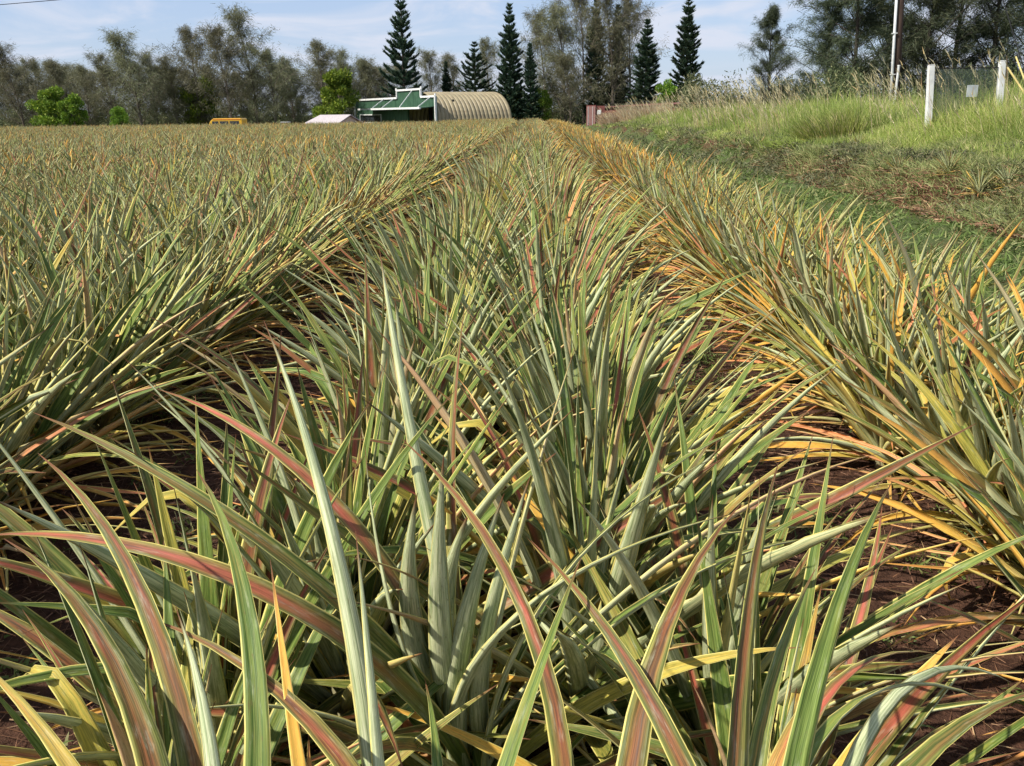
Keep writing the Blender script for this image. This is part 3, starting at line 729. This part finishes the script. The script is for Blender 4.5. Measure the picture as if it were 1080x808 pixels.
used = set()
def place(proto, px, top_py, Y, h0, label, cat, group, rz=0.0, wide=1.0):
    """stand a copy of proto (height h0) so that its top reaches top_py at depth Y"""
    top = at(px, top_py, Y); g = float(ground_z(top[0], Y)); s = (top[2] - g) / h0
    o = proto if proto.name not in used else copy_tree(proto)
    if proto.name not in used: used.add(proto.name)
    o.location = (top[0], Y, g); o.rotation_euler = (0, 0, rz); o.scale = (s * wide, s * wide, s)
    tag(o, label, cat, group); return o
CAS = [casuarina(11 + i, 11, 4.3 + .4 * (i % 3), 11500, lean=-.9 - .3 * (i % 2), wisp=2.1 + .5 * (i % 2), low=.05, fine=1.05) for i in range(5)]
CG = 'casuarinas along the far edge of the field'
LEFT = [  # px, top py, depth, variant, wide, label
    (-30, 62, 118, 0, 1.1, 'casuarina cut by the left edge of the view'),
    (12, 52, 116, 1, 1.1, 'wispy casuarina behind the left bright green bush, at far left'),
    (38, 66, 121, 2, 1.0, 'grey casuarina directly behind the two-lobed bright green bush'),
    (62, 68, 116, 3, 1.0, 'low casuarina just right of the bright green bush'),
    (88, 72, 121, 4, 1.0, 'dull casuarina behind the small round green shrub'),
    (112, 62, 117, 0, 1.0, 'casuarina left of the tall twin-topped one'),
    (138, 40, 115, 1, 1.15, 'tall grey casuarina with ragged leaning crown in left part of row'),
    (158, 60, 121, 2, 1.0, 'casuarina filling the row right of the tall ragged one'),
    (180, 64, 117, 3, 1.0, 'casuarina left of the dark green shrub in the row'),
    (203, 34, 119, 4, 1.05, 'casuarina with bare wispy tip pointing left'),
    (235, 34, 114, 0, 1.1, 'tall olive casuarina directly above the yellow van'),
    (262, 18, 117, 1, .95, 'tallest casuarina of the left row, with see-through feathery top'),
    (285, 56, 115, 2, 1.05, 'brownish casuarina right of the tallest feathery one'),
    (306, 66, 121, 3, 1.0, 'casuarina left of the bright green tree'),
    (338, 47, 119, 4, 1.05, 'pale casuarina rising behind the bright green tree'),
    (366, 58, 124, 0, 1.0, 'pale casuarina left of the tall open pine'),
    (392, 66, 124, 1, 1.0, 'pale casuarina touching the left side of the open pine'),
    (455, 58, 128, 2, 1.0, 'olive casuarina right of the tall open pine'),
    (480, 62, 130, 3, 1.0, 'thin casuarina left of the small tiered pine'),
    (516, 45, 126, 4, .9, 'casuarina with umbrella-like top between two pines'),
    (575, 18, 122, 0, .9, 'arching grey casuarina left of the dense central clump'),
    (597, 14, 116, 3, 1.0, 'casuarina at the left of the dense central clump'),
    (617, -8, 120, 2, .8, 'tall casuarina leaning out of the central clump'),
    (648, -6, 116, 1, .8, 'casuarina in the middle of the central clump'),
    (668, 0, 119, 4, .8, 'casuarina with drooping right-hand tips in the central clump'),
    (602, 62, 112, 1, 1.1, 'short brown casuarina in front of the central clump'),
]
for i, (px, ty, Y, v, wd, lab) in enumerate(LEFT):
    place(CAS[v], px, ty, Y, 10.9, lab, 'tree', CG, rz=[0, .5, -.4, .2, -.2, .7][i % 6], wide=wd)
AR = [arau(31, 13, 3.5, 23, gap=.12), arau(32, 13, 2.3, 34), arau(33, 13, 4.6, 18, gap=.05), arau(34, 13, 2.4, 34)]
PG = 'dark conical pines among the casuarinas'
for i, (px, ty, Y, v, wd, lab) in enumerate([
    (422, -3, 118, 0, 1.0, 'tall open-tiered pine behind the green barn front'),
    (500, 45, 114, 2, 1.15, 'small broad tiered pine behind the arched barn roof'),
    (537, 6, 112, 1, 1.0, 'tall dense pine right of the arched barn'),
    (470, 66, 122, 3, .95, 'smallest slim pine above the barn roof'),
    (559, 47, 111, 3, 1.0, 'shorter dense pine just right of the tall dense one'),
    (629, -2, 117, 1, .8, 'pine spire standing inside the central casuarina clump'),
    (652, 7, 119, 3, .9, 'second pine spire in the central casuarina clump, nearer its right side'),
    (683, 22, 106, 1, 1.25, 'dense pine at the right end of the central clump'),
    (727, -4, 104, 1, 1.0, 'lone dense pine standing clear against the sky'),
]): place(AR[v], px, ty, Y, 13.0, lab, 'tree', PG, rz=i * .9, wide=wd)
BU = [bushy(41, 4, 2.0), bushy(42, 4, 1.7), bushy(43, 4, 2.4, low=.1)]
BG = 'bright green broad-leaved trees in front of the casuarinas'
for i, (px, ty, Y, v, wd, lab) in enumerate([
    (48, 92, 104, 0, 1.0, 'largest bright green bushy tree at far left'),
    (73, 99, 102, 1, .85, 'bright green lobe-shaped tree right beside the largest one at far left'),
    (124, 113, 103, 2, .8, 'small round green shrub in front of the casuarina row'),
    (206, 80, 119, 2, .7, 'dark green leafy tree left of the yellow van'),
    (352, 74, 112, 0, .85, 'bright green leafy tree behind the small hut'),
    (545, 90, 113, 1, .7, 'light green shrub between the two dense pines'),
    (572, 94, 112, 2, .6, 'yellow-green shrub right of the shorter dense pine'),
    (704, 84, 101, 1, .75, 'yellow-green shrub left of the lone pine'),
]): place(BU[v], px, ty, Y, 4.0, lab, 'tree', BG, rz=i * 1.3, wide=wd)
# nearer casuarinas on the right, their unlit side painted as darker foliage
CD = [casuarina(61 + i, 11, 3.7, 27000, M_CASD, low=.06, lean=.1, wisp=1.6, bark=M_DARKBARK, fine=.8) for i in range(3)]
DG = 'dark casuarinas at upper right'
for i, (px, ty, Y, v, wd, lab) in enumerate([
    (816, 12, 66, 0, 1.0, 'slender small-crowned tree standing alone before the dark trees'),
    (880, 2, 64, 1, 1.2, 'dark casuarina at the left end of the upper right group'),
    (912, -60, 62, 2, 1.2, 'dark tall casuarina just left of the utility pole'),
    (950, -70, 66, 0, 1.2, 'dark tall casuarina directly behind the utility pole'),
    (990, -62, 60, 1, 1.2, 'dark casuarina behind the left white post'),
    (1026, -80, 64, 2, 1.2, 'dark casuarina behind the screen between the white posts'),
    (1064, -70, 61, 0, 1.2, 'dark casuarina behind the right white post'),
    (1105, -60, 62, 1, 1.2, 'dark casuarina cut by the right edge of the view'),
]): place(CD[v], px, ty, Y, 10.9, lab, 'tree', DG, rz=i * 1.1, wide=wd)
rb = np.random.default_rng(77)
for i in range(22):
    px = -34 + i * 22 + rb.uniform(-6, 6)
    place(CAS[(i * 2 + 1) % 5], px, 73 + rb.uniform(-6, 7), 131 + rb.uniform(-2, 3), 10.9, 'hazy grey-brown casuarina of the back row, filling in behind the front casuarinas', 'tree', 'back row of casuarinas', rz=rb.uniform(-.8, .8), wide=1.5)
# scrub along the feet of the trees
def scrub(px0, px1, Y, h, mat, n, seed, label, size=.22):
    r = np.random.default_rng(seed)
    a, b = at(px0, 118, Y)[0], at(px1, 118, Y)[0]
    X = r.uniform(a, b, n); YY = Y + r.normal(0, 1.6, n); hz = h * (.75 + .3 * gnoise(X, YY, .5) + .2 * gnoise(X, YY, 1.7))
    Z = ground_z(X, YY) + hz * r.random(n) ** .8
    tag(strips(np.stack([X, YY, Z], 1), r.normal(size=(n, 3)) + (0, 0, .4), r.uniform(.6, 1.6, n) * size, r.uniform(.3, .6, n) * size, mat, 'undergrowth', seed=seed, taper=.4), label, 'undergrowth', kind='stuff')
scrub(-60, 620, 124, 4.4, M_SCRUB, 52000, 71, 'dark undergrowth filling the feet of the far tree row')
scrub(560, 770, 128, 3.8, M_SCRUB, 16000, 72, 'dark undergrowth under the central trees')
scrub(720, 900, 72, 3.0, M_SCRUB, 22000, 73, 'olive scrub between the lone pine and the dark trees', .17)
scrub(860, 1140, 60, 3.0, M_SCRUB, 24000, 74, 'olive scrub under the dark trees at upper right', .15)
def tussock(px, Y, h, w, mat, n, seed, label, fan=.8):
    r = np.random.default_rng(seed); c = at(px, 118, Y); a = r.uniform(0, 6.28, n); q = w * .35 * np.sqrt(r.random(n))
    X = c[0] + q * np.cos(a); YY = Y + q * np.sin(a); P = np.stack([X, YY, ground_z(X, YY)], 1)
    D = np.stack([np.cos(a) * r.random(n) * fan - .25 + r.normal(0, .15, n), np.sin(a) * r.random(n) * fan, np.ones(n)], 1)
    o = strips(P, D, h * r.uniform(.6, 1.15, n), r.uniform(.008, .016, n) * (1 + Y / 25), mat, 'grass_tussock', segs=3, droop=.35, seed=seed)
    tag(o, label, 'grass clump')
tussock(880, 25, 1.3, 2.2, M_GRASS, 900, 81, 'large bright green grass tussock in front of the dark trees', .5)
tussock(684, 84, 2.9, 6.0, M_PLUME, 900, 82, 'tall orange-straw grass clump in front of the red shed', .35)
tussock(652, 88, 2.1, 4.5, M_PLUME, 600, 83, 'straw-coloured grass clump beside the red container', .35)

# ------------------------------------------------------------------ buildings
M_WHITE = plain('white_paint', (0.68, 0.68, 0.65), .6, .3, var=.14, scale=5)
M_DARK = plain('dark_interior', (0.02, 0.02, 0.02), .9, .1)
def green_boards():
    t = NT('green_boards'); co = t.n('TexCoord').outputs['Object']
    w = t.n('TexWave', wave_type='BANDS', bands_direction='X'); w.inputs['Scale'].default_value = 1.3; t.put(w.inputs[0], co)
    n = t.noise(1.5, co, 4)
    c = t.mix(t.step(n, .3, .7), (0.030, 0.075, 0.042), (0.045, 0.105, 0.060))
    return t.bsdf(c, .55, .4, bump=w.outputs[1], bstr=.5, bdist=.05)
M_GREENB = green_boards()
def rusty(name, a, b, rust):
    t = NT(name); co = t.n('TexCoord').outputs['Object']; n = t.noise(1.2, co, 5, .6)
    c = t.mix(t.step(n, .3, .7), a, b); c = t.mix(t.step(t.noise(3.0, co, 5, .7), .55, .72), c, rust)
    return t.bsdf(c, .55, .4, bump=n, bstr=.2)
M_TIN = rusty('tan_metal', (0.21, 0.175, 0.10), (0.29, 0.24, 0.135), (0.24, 0.15, 0.075))
M_REDC = rusty('red_container_paint', (0.13, 0.040, 0.034), (0.19, 0.06, 0.048), (0.27, 0.15, 0.11))
PHI = R(30); AX = np.array([math.cos(PHI), math.sin(PHI), 0]); FW = np.array([-math.sin(PHI), math.cos(PHI), 0])   # barn axis, facade direction
F0 = at(460, 120, 100); F0[2] = 0
def fp(px, py, out=0.0):          # point of the facade plane seen at a pixel; out = metres in front of it
    d = ray(px, py); o = F0 - AX * out; s = (o - CAM).dot(AX) / d.dot(AX); return CAM + d * s
def fl(l, z, out=0.0): return np.array([*(F0 + FW * l - AX * out)[:2], z])
gz = float(ground_z(F0[0], 100)) - .1
barn = empty('barn', (F0[0], F0[1], 0), 0, 'green-fronted barn with white trim and arched tan metal roof', 'barn')
def bp(m, name, mat, parent=barn, **k):
    off = np.array([F0[0], F0[1], 0]); m.v = [tuple(np.array(p) - off) for p in m.v]; return m.build(name, mat, parent, **k)
def span(px): 
    p = fp(px, 118); return (p - F0)[:2].dot(FW[:2])
l375, l402, l380, l420, l445, l393, l430, l455 = [span(v) for v in (375, 402, 380, 420, 445, 393, 430, 455)]
z1, z2 = 3.32, 4.15
m = MB(); T = AX * .18
m.prism([fl(0, gz), fl(0, z1), fl(l445, z1), fl(l445, z2), fl(l420, z2), fl(l420, z1), fl(l375, z1), fl(l375, 1.55), fl(l402, 1.55), fl(l402, 2.1), fl(l430, 2.1), fl(l430, 2.25), fl(.8, 2.25), fl(.8, gz)], T)
bp(m, 'facade', M_GREENB)
m = MB(); m.prism([fl(l430, gz), fl(l430, 2.1), fl(l402, 2.1), fl(l402, gz)], T); m.prism([fl(l375, gz), fl(l375, 1.55), fl(l380, 1.55), fl(l380, gz)], T)
m.prism([fl(l380, gz), fl(l380, .5), fl(l402, .5), fl(l402, gz)], T); bp(m, 'lower_wall', M_GREENB)
def trim(a, b, w=.16): return MB().bar(a, b, w, up=AX)
m = MB(); o_ = .05
path = [(0, gz), (0, z1), (l445, z1), (l445, z2), (l420, z2), (l420, z1), (l375, z1), (l375, gz)]
for (a, za), (b, zb) in zip(path, path[1:]):
    m.bar(fl(a, za, o_), fl(b, zb, o_), .2, up=AX)
bp(m, 'trim', M_WHITE)
# awning with its brace rods
m = MB(); m.hexa([fl(.2, 2.25, 0), fl(l393, 2.25, 0), fl(l393, 2.1, 1.7), fl(.2, 2.1, 1.7), fl(.2, 2.33, 0), fl(l393, 2.33, 0), fl(l393, 2.18, 1.7), fl(.2, 2.18, 1.7)])
aw = bp(m, 'awning', M_GREENB); bp(MB().bar(fl(.1, 2.14, 1.78), fl(l393 + .1, 2.14, 1.78), .2), 'awning_edge', M_WHITE, aw)
for l, z in ((.9, z1), (l445 + 2.3, z2 - .1), (l420 + .8, z1), (l420 + 4.0, z1)):
    bp(MB().bar(fl(l, z, .1), fl(l, 2.25, 1.7), .09), 'brace_rod', M_WHITE)
bp(MB().bar(fl(0.05, gz, 1.7), fl(0.05, 2.05, 1.7), .12), 'awning_post', M_WHITE)
m = MB(); 
for a, b in (((l380, .55), (l380, 1.5)), ((l402, .55), (l402, 1.5)), ((l380, 1.5), (l402, 1.5)), ((l380, .55), (l402, .55))): m.bar(fl(*a, .04), fl(*b, .04), .12, up=AX)
wn = bp(m, 'window', M_WHITE); bp(MB().prism([fl(l380, .55, -.1), fl(l380, 1.5, -.1), fl(l402, 1.5, -.1), fl(l402, .55, -.1)], AX * .03), 'pane', plain('dark_glass', (.03, .035, .04), .1, .5), wn)
# quonset shell: ribbed half ellipse
L_ = 9.1; Rw = 4.3; Rh = 3.75; nr = 19
rows = []; na = 26; prof = []
ns = nr * 6
for i in range(ns + 1):
    s = i / ns; rib = .11 * abs(math.sin(math.pi * nr * s)) ** .7
    row = []
    for j in range(na + 1):
        a = math.pi * j / na; rr = 1 + rib / 4
        cx = Rw - Rw * math.cos(a) * rr; cz = gz + (Rh - gz) * (math.sin(a) ** .8) * rr
        row.append(F0 + AX * (.2 + L_ * s) + FW * cx + np.array([0, 0, cz]))
    rows.append(row)
V = np.array(rows).reshape(-1, 3) - np.array([F0[0], F0[1], 0]); n1 = na + 1
i = (np.arange(na)[None, :] + n1 * np.arange(ns)[:, None]).ravel(); Q = np.stack([i, i + 1, i + n1 + 1, i + n1], 1)
link('arched_roof', mesh_np('arched_roof', V, Q, M_TIN), barn)
m = MB(); m.prism([np.array(p) for p in rows[-1]][::1], -AX * .05); bp(m, 'end_wall', M_TIN)
m = MB(); m.prism([fl(1.2, gz, -2.6), fl(1.2, 3.0, -2.6), fl(l430, 3.0, -2.6), fl(l430, gz, -2.6)], AX * .1); bp(m, 'doorway_shade', M_DARK)  # near-black sheet that paints the gloom inside the open doorway
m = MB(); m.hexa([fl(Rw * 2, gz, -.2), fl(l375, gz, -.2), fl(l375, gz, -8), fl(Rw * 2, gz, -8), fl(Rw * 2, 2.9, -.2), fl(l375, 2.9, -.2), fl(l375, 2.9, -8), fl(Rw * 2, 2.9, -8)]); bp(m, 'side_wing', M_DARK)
m = MB()
for l in (span(419), span(445), .1): m.tube([fl(l, (z2 if l > 1 else z1), 0), fl(l, (z2 if l > 1 else z1) + .28, 0)], [.13, .1], 8)
bp(m, 'lamp_globes', M_WHITE)

# hut
M_PINKR = plain('pale_roof_sheet', (0.42, 0.37, 0.36), .5); M_CREAM = plain('cream_wall', (0.62, 0.50, 0.38), .7)
c = at(352, 121, 86); hz = float(ground_z(c[0], 86)); hut = empty('hut', (c[0], 86, hz), R(-34), 'small hut with pale pinkish gable roof left of the green barn', 'hut')
lx0, lx1 = -2.1, 1.9; rt = at(352, 121, 86)[2] - hz; ev = rt - .85
def hutpart(m, n, mt, par=hut): return m.build(n, mt, par)
hutpart(MB().hexa([(lx0, -1.6, 0), (lx1, -1.6, 0), (lx1, 1.6, 0), (lx0, 1.6, 0), (lx0, -1.6, ev), (lx1, -1.6, ev), (lx1, 1.6, ev), (lx0, 1.6, ev)]), 'wall', M_CREAM)
m = MB()
for s in (-1, 1): m.hexa([(lx0 - .3, s * 1.9, ev - .08), (lx1 + .3, s * 1.9, ev - .08), (lx1 + .3, 0, rt - .08), (lx0 + .3, 0, rt - .08), (lx0 - .3, s * 1.9, ev), (lx1 + .3, s * 1.9, ev), (lx1 + .3, 0, rt), (lx0 + .3, 0, rt)])
hutpart(m, 'roof', M_PINKR)
hutpart(MB().prism([(lx1 + .02, -1.6, ev), (lx1 + .02, 1.6, ev), (lx1 + .02, 0, rt - .1)], (.06, 0, 0)), 'gable', M_CREAM)
d_ = hutpart(MB().box(lx1 + .01, -.45, 0, lx1 + .06, .45, 1.25), 'door', M_WHITE)
# yellow van
M_YEL = plain('yellow_paint', (0.72, 0.42, 0.03), .35, .5, var=.05); M_TYRE = plain('tyre_rubber', (.02, .02, .02), .8); M_GLASS = plain('window_glass', (.03, .04, .05), .08, .6)
M_ORG = plain('orange_paint', (0.70, 0.22, 0.03), .4)
c = at(239.5, 124.8, 84); vz = float(ground_z(c[0], 84)); van = empty('van', (c[0], 84, vz), 0, 'yellow van with orange roof stripe parked behind the field', 'van')
vh = c[2] - vz; hw = 1.55
m = MB(); m.prism([(-hw, -.8, .3), (-hw - .12, -.8, .75), (-hw + .28, -.8, vh - .22), (-hw + .55, -.8, vh), (hw - .06, -.8, vh), (hw, -.8, vh - .1), (hw + .04, -.8, .3)], (0, 1.6, 0)); m.build('body', M_YEL, van, bevel=.04)
for a, b in ((-hw + .42, -.55), (-.45, .35), (.45, 1.3)): MB().box(a, -.812, vh - .62, b, -.79, vh - .24).build('window', M_GLASS, van)
MB().hexa([(-hw + .0, -.7, .85), (-hw + .0, .7, .85), (-hw + .03, .7, .85), (-hw + .03, -.7, .85), (-hw + .22, -.7, vh - .25), (-hw + .22, .7, vh - .25), (-hw + .27, .7, vh - .25), (-hw + .27, -.7, vh - .25)]).build('windscreen', M_GLASS, van)
MB().box(-hw + .5, -.825, vh - .12, hw - .1, -.80, vh - .05).build('stripe', M_ORG, van)
for wx in (-1.0, 1.0):
    for wy in (-.72, .72):
        w = MB().tube([(wx, wy - .1, .3), (wx, wy + .1, .3)], .3, 16).build('wheel', M_TYRE, van); MB().tube([(wx, wy - .11, .3), (wx, wy + .11, .3)], .16, 12).build('rim', M_WHITE, w)
# small grey utility box
c = at(301, 128.5, 83); bz = float(ground_z(c[0], 83)); ub = empty('utility_box', (c[0], 83, bz), 0, 'small grey-lidded utility box between the yellow van and the hut', 'utility box')
th = c[2] - bz
MB().box(-.34, -.3, 0, .34, .3, th - .07).build('body', plain('dark_grey_paint', (.08, .08, .08), .6), ub, bevel=.02)
MB().box(-.4, -.36, th - .065, .4, .36, th).build('lid', plain('pale_grey_paint', (.45, .46, .45), .5), ub, bevel=.015)
MB().box(-.12, -.325, th * .4, .12, -.302, th * .7).build('door', M_WHITE, ub)
# red container
a = at(618.5, 111, 100); gzc = float(ground_z(a[0], 100)); ct = empty('shipping_container', (a[0], 100, gzc), R(-4), 'red shipping container with white marking at the end of the field', 'shipping container')
hh = a[2] - gzc; w_ = 1.0
m = MB(); n_ = 7
m.box(0, 0, 0, w_, 6, hh)
m.build('body', M_REDC, ct)
M_REDLIT = rusty('sunlit_red_paint', (0.30, 0.15, 0.13), (0.36, 0.20, 0.17), (0.27, 0.1, 0.08))  # lighter copy of the red: sunlight on the end face painted into the doors
for k in range(2):
    d_ = MB().box(.04 + k * .47, -.05, .1, .48 + k * .47, -.003, hh - .12).build('door', M_REDLIT, ct)
    MB().tube([(.2 + k * .47, -.07, .15), (.2 + k * .47, -.07, hh - .15)], .02, 6).build('lock_rod', M_WHITE, d_)
w2 = .2
MB().box(w_ + .004, .1, .02, w_ + w2 + .75, .5, hh - .08).build('side_panel', M_REDC, ct)
MB().box(w_ + .15, .06, hh - .95, w_ + .55, .097, hh - .5).build('marking', M_WHITE, ct)
# long rust red shed behind the grass
p0 = at(634, 110.5, 104); p1 = at(745, 105.0, 86); shed = empty('shed', ((p0[0] + p1[0]) / 2, (p0[1] + p1[1]) / 2, 0), 0, 'long low rust-red shed showing above the grass left of the lone pine', 'shed')
off = np.array(shed.location); dv = nrm((p1 - p0) * (1, 1, 0)); nv = np.array([-dv[1], dv[0], 0]); q0, q1 = p0 - off, p1 - off
def sp(m, n, mt): return m.build(n, mt, shed)
b0, b1 = q0.copy(), q1.copy(); b0[2] = b1[2] = -off[2]
zt = (q0[2] + q1[2]) / 2
for q in (q0, q1): pass
sp(MB().hexa([b0 + nv * .2, b1 + nv * .2, b1 + nv * 4, b0 + nv * 4, q0 + nv * .2 - (0, 0, .35), q1 + nv * .2 - (0, 0, .35), q1 + nv * 4 - (0, 0, .35), q0 + nv * 4 - (0, 0, .35)]), 'wall', M_REDC)
sp(MB().hexa([q0 - (0, 0, .3) - nv * .1, q1 - (0, 0, .3) - nv * .1, q1 + nv * 4.2 - (0, 0, .04), q0 + nv * 4.2 - (0, 0, .04), q0 - (0, 0, .26) - nv * .1, q1 - (0, 0, .26) - nv * .1, q1 + nv * 4.2, q0 + nv * 4.2]), 'roof', M_REDC)

# ------------------------------------------------------------------ poles, posts, screen, wires
def wood_mat():
    t = NT('pole_wood'); co = t.n('TexCoord').outputs['Object']; mp = t.n('Mapping'); mp.inputs['Scale'].default_value = (14, 14, .8); t.put(mp.inputs[0], co)
    n = t.noise(2, mp.outputs[0], 5, .65); return t.bsdf(t.mix(t.step(n, .3, .7), (.035, .022, .018), (.085, .055, .042)), .85, .2, bump=n, bstr=.4)
M_WOOD = wood_mat(); M_PVC = plain('weathered_white', (0.62, 0.62, 0.60), .6, .3, var=.12)
PY = 40.0
pt = at(951, 60, PY); pgz = float(ground_z(pt[0], PY))
pole = empty('utility_pole', (pt[0], PY, pgz), 0, 'dark wooden utility pole with white conduit beside the dark trees', 'utility pole')
pole.rotation_euler = (0, R(-3.4), 0)
MB().tube([(0, 0, -.3), (0, 0, 4), (0.05, 0, 9.2)], [.16, .145, .12], 14).build('shaft', M_WOOD, pole, smooth=True)
MB().tube([(-.28, -.14, -.2), (-.24, -.14, 3), (-.2, -.14, 6.2)], .055, 10).build('conduit', M_PVC, pole, smooth=True)
m = MB(); m.box(-.9, -.2, 8.3, .9, -.121, 8.42); ca = m.build('crossarm', M_WOOD, pole)
for xx in (-.8, -.3, .4, .8): MB().tube([(xx, -.16, 8.42), (xx, -.16, 8.52), (xx, -.16, 8.58)], [.03, .05, .02], 8).build('insulator', M_PVC, ca)
for zz in (2.0, 3.6, 5.2): MB().box(-.33, -.2, zz, -.13, -.08, zz + .04).build('bracket', M_PVC, pole)
c = at(948, 70, 38); g_ = float(ground_z(c[0], 38)); t_ = empty('marker_stake', (c[0], 38, g_), 0, 'short thin white stake in the grass beside the utility pole', 'stake')
MB().tube([(-.05, 0, -.2), (0, 0, c[2] - g_)], .045, 8).build('shaft', M_PVC, t_); MB().tube([(0, 0, c[2] - g_), (0, 0, c[2] - g_ + .05)], .055, 8).build('cap', M_PVC, t_)
WY = 22.0
def post(px, ty, label, w=.125):
    c = at(px, ty, WY); g = float(ground_z(c[0], WY)); g -= .0; o = empty('white_post', (c[0] + .08, WY, g), 0, label, 'post', 'white posts holding the screen'); o.rotation_euler = (0, R(-3.6), 0)
    MB().box(-w / 2, -w / 2, -.3, w / 2, w / 2, c[2] - g - .03).build('shaft', M_WHITE, o, bevel=.008)
    MB().box(-w / 2 + .004, -w / 2 + .004, c[2] - g - .028, w / 2 - .004, w / 2 - .004, c[2] - g).build('cap', M_PVC, o, bevel=.006)
    return c, g
c1, g1 = post(983.5, 68, 'left one of the two square white posts in the tall grass')
c2, g2 = post(1058.5, 63.5, 'right one of the two square white posts in the tall grass')
def screen_mat():
    t = NT('green_mesh_screen'); tr = t.n('BsdfTransparent'); d = t.n('BsdfPrincipled'); d.inputs['Base Color'].default_value = (.06, .085, .06, 1); d.inputs['Roughness'].default_value = .5
    mx = t.n('MixShader'); co = t.n('TexCoord').outputs['Object']; n = t.noise(3, co, 3)
    t.put(mx.inputs[0], t.step(n, .3, .7, .30, .42)); t.put(mx.inputs[1], tr.outputs[0]); t.put(mx.inputs[2], d.outputs[0]); t.put(t.out.inputs[0], mx.outputs[0]); return t.m
scr = empty('mesh_screen', ((c1[0] + c2[0]) / 2, WY, g1), 0, 'dark see-through mesh screen stretched between the two white posts', 'screen')
hw = (c2[0] - c1[0]) / 2 - .09; ht = (c1[2] - g1) - .1
MB().box(-hw, -.006, .35, hw, .006, ht).build('mesh', screen_mat(), scr)
MB().bar((-hw, 0, ht + .012), (hw, 0, ht + .012), .02).build('top_wire', M_DARK, scr)
sq = at(1025, 96, WY); MB().box(sq[0] - scr.location[0] - .12, -.03, sq[2] - g1 - .13, sq[0] - scr.location[0] + .12, -.008, sq[2] - g1 + .13).build('plate', plain('grey_plate', (.42, .45, .45), .5), scr)
# guy wires with yellow guards, held by a stay
def guy(a, b, ga, gb, label, name='guy_wire'):
    o = empty(name, tuple(b), 0, label, 'guy wire'); b = np.array(b)
    MB().tube([np.array(a) - b, np.array(b) - b], .014, 6).build('cable', M_DARK, o); MB().tube([np.array(ga) - b, np.array(gb) - b], .02, 8).build('guard', plain('yellow_plastic', (.55, .44, .16), .5), o)
ptx = pt[0] - .45
pt_top = np.array([pt[0], PY, pgz + 8.0])
b_ = at(1083, 92, 24); b_[2] = b_[2]
t1 = at(1046, -40, 30); guy(t1, at(1094, 120, 22.6), at(1071.5, 60, 25.0), at(1094, 120, 22.6), 'guy wire with long yellow guard at the right edge')
guy(at(1062, 70, 21.6), at(1100, 128, 20.8), at(1062.5, 71, 21.55), at(1100, 128, 20.8), 'yellow-sleeved stay running down from the right white post')
# overhead line from the pole to the left
pl = [at(951, -57, PY), at(500, -36, 44), at(190, -12, 48), at(60, 0, 50), at(0, 5, 51), at(-200, 18, 54), at(-420, 26, 58)]
o = MB().tube(pl, .017, 6).build('power_line', M_DARK); tag(o, 'thin black overhead power line crossing the top left corner', 'power line')

# ------------------------------------------------------------------ light and sky
SUN_DIR = nrm([-0.80, -0.40, 0.98])          # towards the sun
sel = math.asin(SUN_DIR[2]); saz = math.atan2(SUN_DIR[0], SUN_DIR[1])
w = bpy.data.worlds.new('World'); scene.world = w; w.use_nodes = True; nt = w.node_tree; nt.nodes.clear()
N = nt.nodes.new; L = nt.links.new
sky = N('ShaderNodeTexSky'); sky.sky_type = 'NISHITA'; sky.sun_disc = False; sky.sun_elevation = sel; sky.sun_rotation = saz
sky.air_density = 1.0; sky.dust_density = 0.6; sky.ozone_density = 2.0
bg = N('ShaderNodeBackground'); bg.inputs[1].default_value = 0.115
tc = N('ShaderNodeTexCoord'); mp = N('ShaderNodeMapping'); mp.inputs['Scale'].default_value = (3.2, 3.2, 15.0); mp.inputs['Location'].default_value = (3.1, .4, 1.7); L(tc.outputs['Generated'], mp.inputs[0])
nz = N('ShaderNodeTexNoise'); nz.inputs['Scale'].default_value = 1.7; nz.inputs['Detail'].default_value = 7; nz.inputs['Roughness'].default_value = .55; nz.inputs['Distortion'].default_value = .6; L(mp.outputs[0], nz.inputs[0])
mr = N('ShaderNodeMapRange'); mr.interpolation_type = 'SMOOTHSTEP'; mr.inputs[1].default_value = .42; mr.inputs[2].default_value = .62; mr.inputs[3].default_value = .05; mr.inputs[4].default_value = .95; L(nz.outputs[0], mr.inputs[0])
tint = N('ShaderNodeMix'); tint.data_type = 'RGBA'; tint.blend_type = 'MIX'; tint.inputs[0].default_value = .62; L(sky.outputs[0], tint.inputs[6]); tint.inputs[7].default_value = (2.35, 3.0, 4.7, 1)
mx = N('ShaderNodeMix'); mx.data_type = 'RGBA'; L(mr.outputs[0], mx.inputs[0]); L(tint.outputs[2], mx.inputs[6]); mx.inputs[7].default_value = (4.3, 4.6, 5.35, 1)
L(mx.outputs[2], bg.inputs[0]); out = N('ShaderNodeOutputWorld'); L(bg.outputs[0], out.inputs[0])
sd = bpy.data.lights.new('sun', 'SUN'); sd.energy = 4.6; sd.angle = R(.7); sd.color = (1, .945, .86)
so = bpy.data.objects.new('sun', sd); COL.objects.link(so); so.rotation_euler = Vector(SUN_DIR).to_track_quat('Z', 'Y').to_euler(); so.location = (0, 0, 30)

vs = scene.view_settings; scene.display_settings.display_device = 'sRGB'
vs.view_transform = 'Standard'; vs.look = 'None'; vs.gamma = 1; vs.exposure = 0.55; vs.use_curve_mapping = False
cy = scene.cycles; cy.max_bounces = 5; cy.diffuse_bounces = 3; cy.glossy_bounces = 2; cy.transmission_bounces = 3; cy.transparent_max_bounces = 8
cy.use_denoising = True; cy.use_adaptive_sampling = True; cy.adaptive_threshold = 0.02
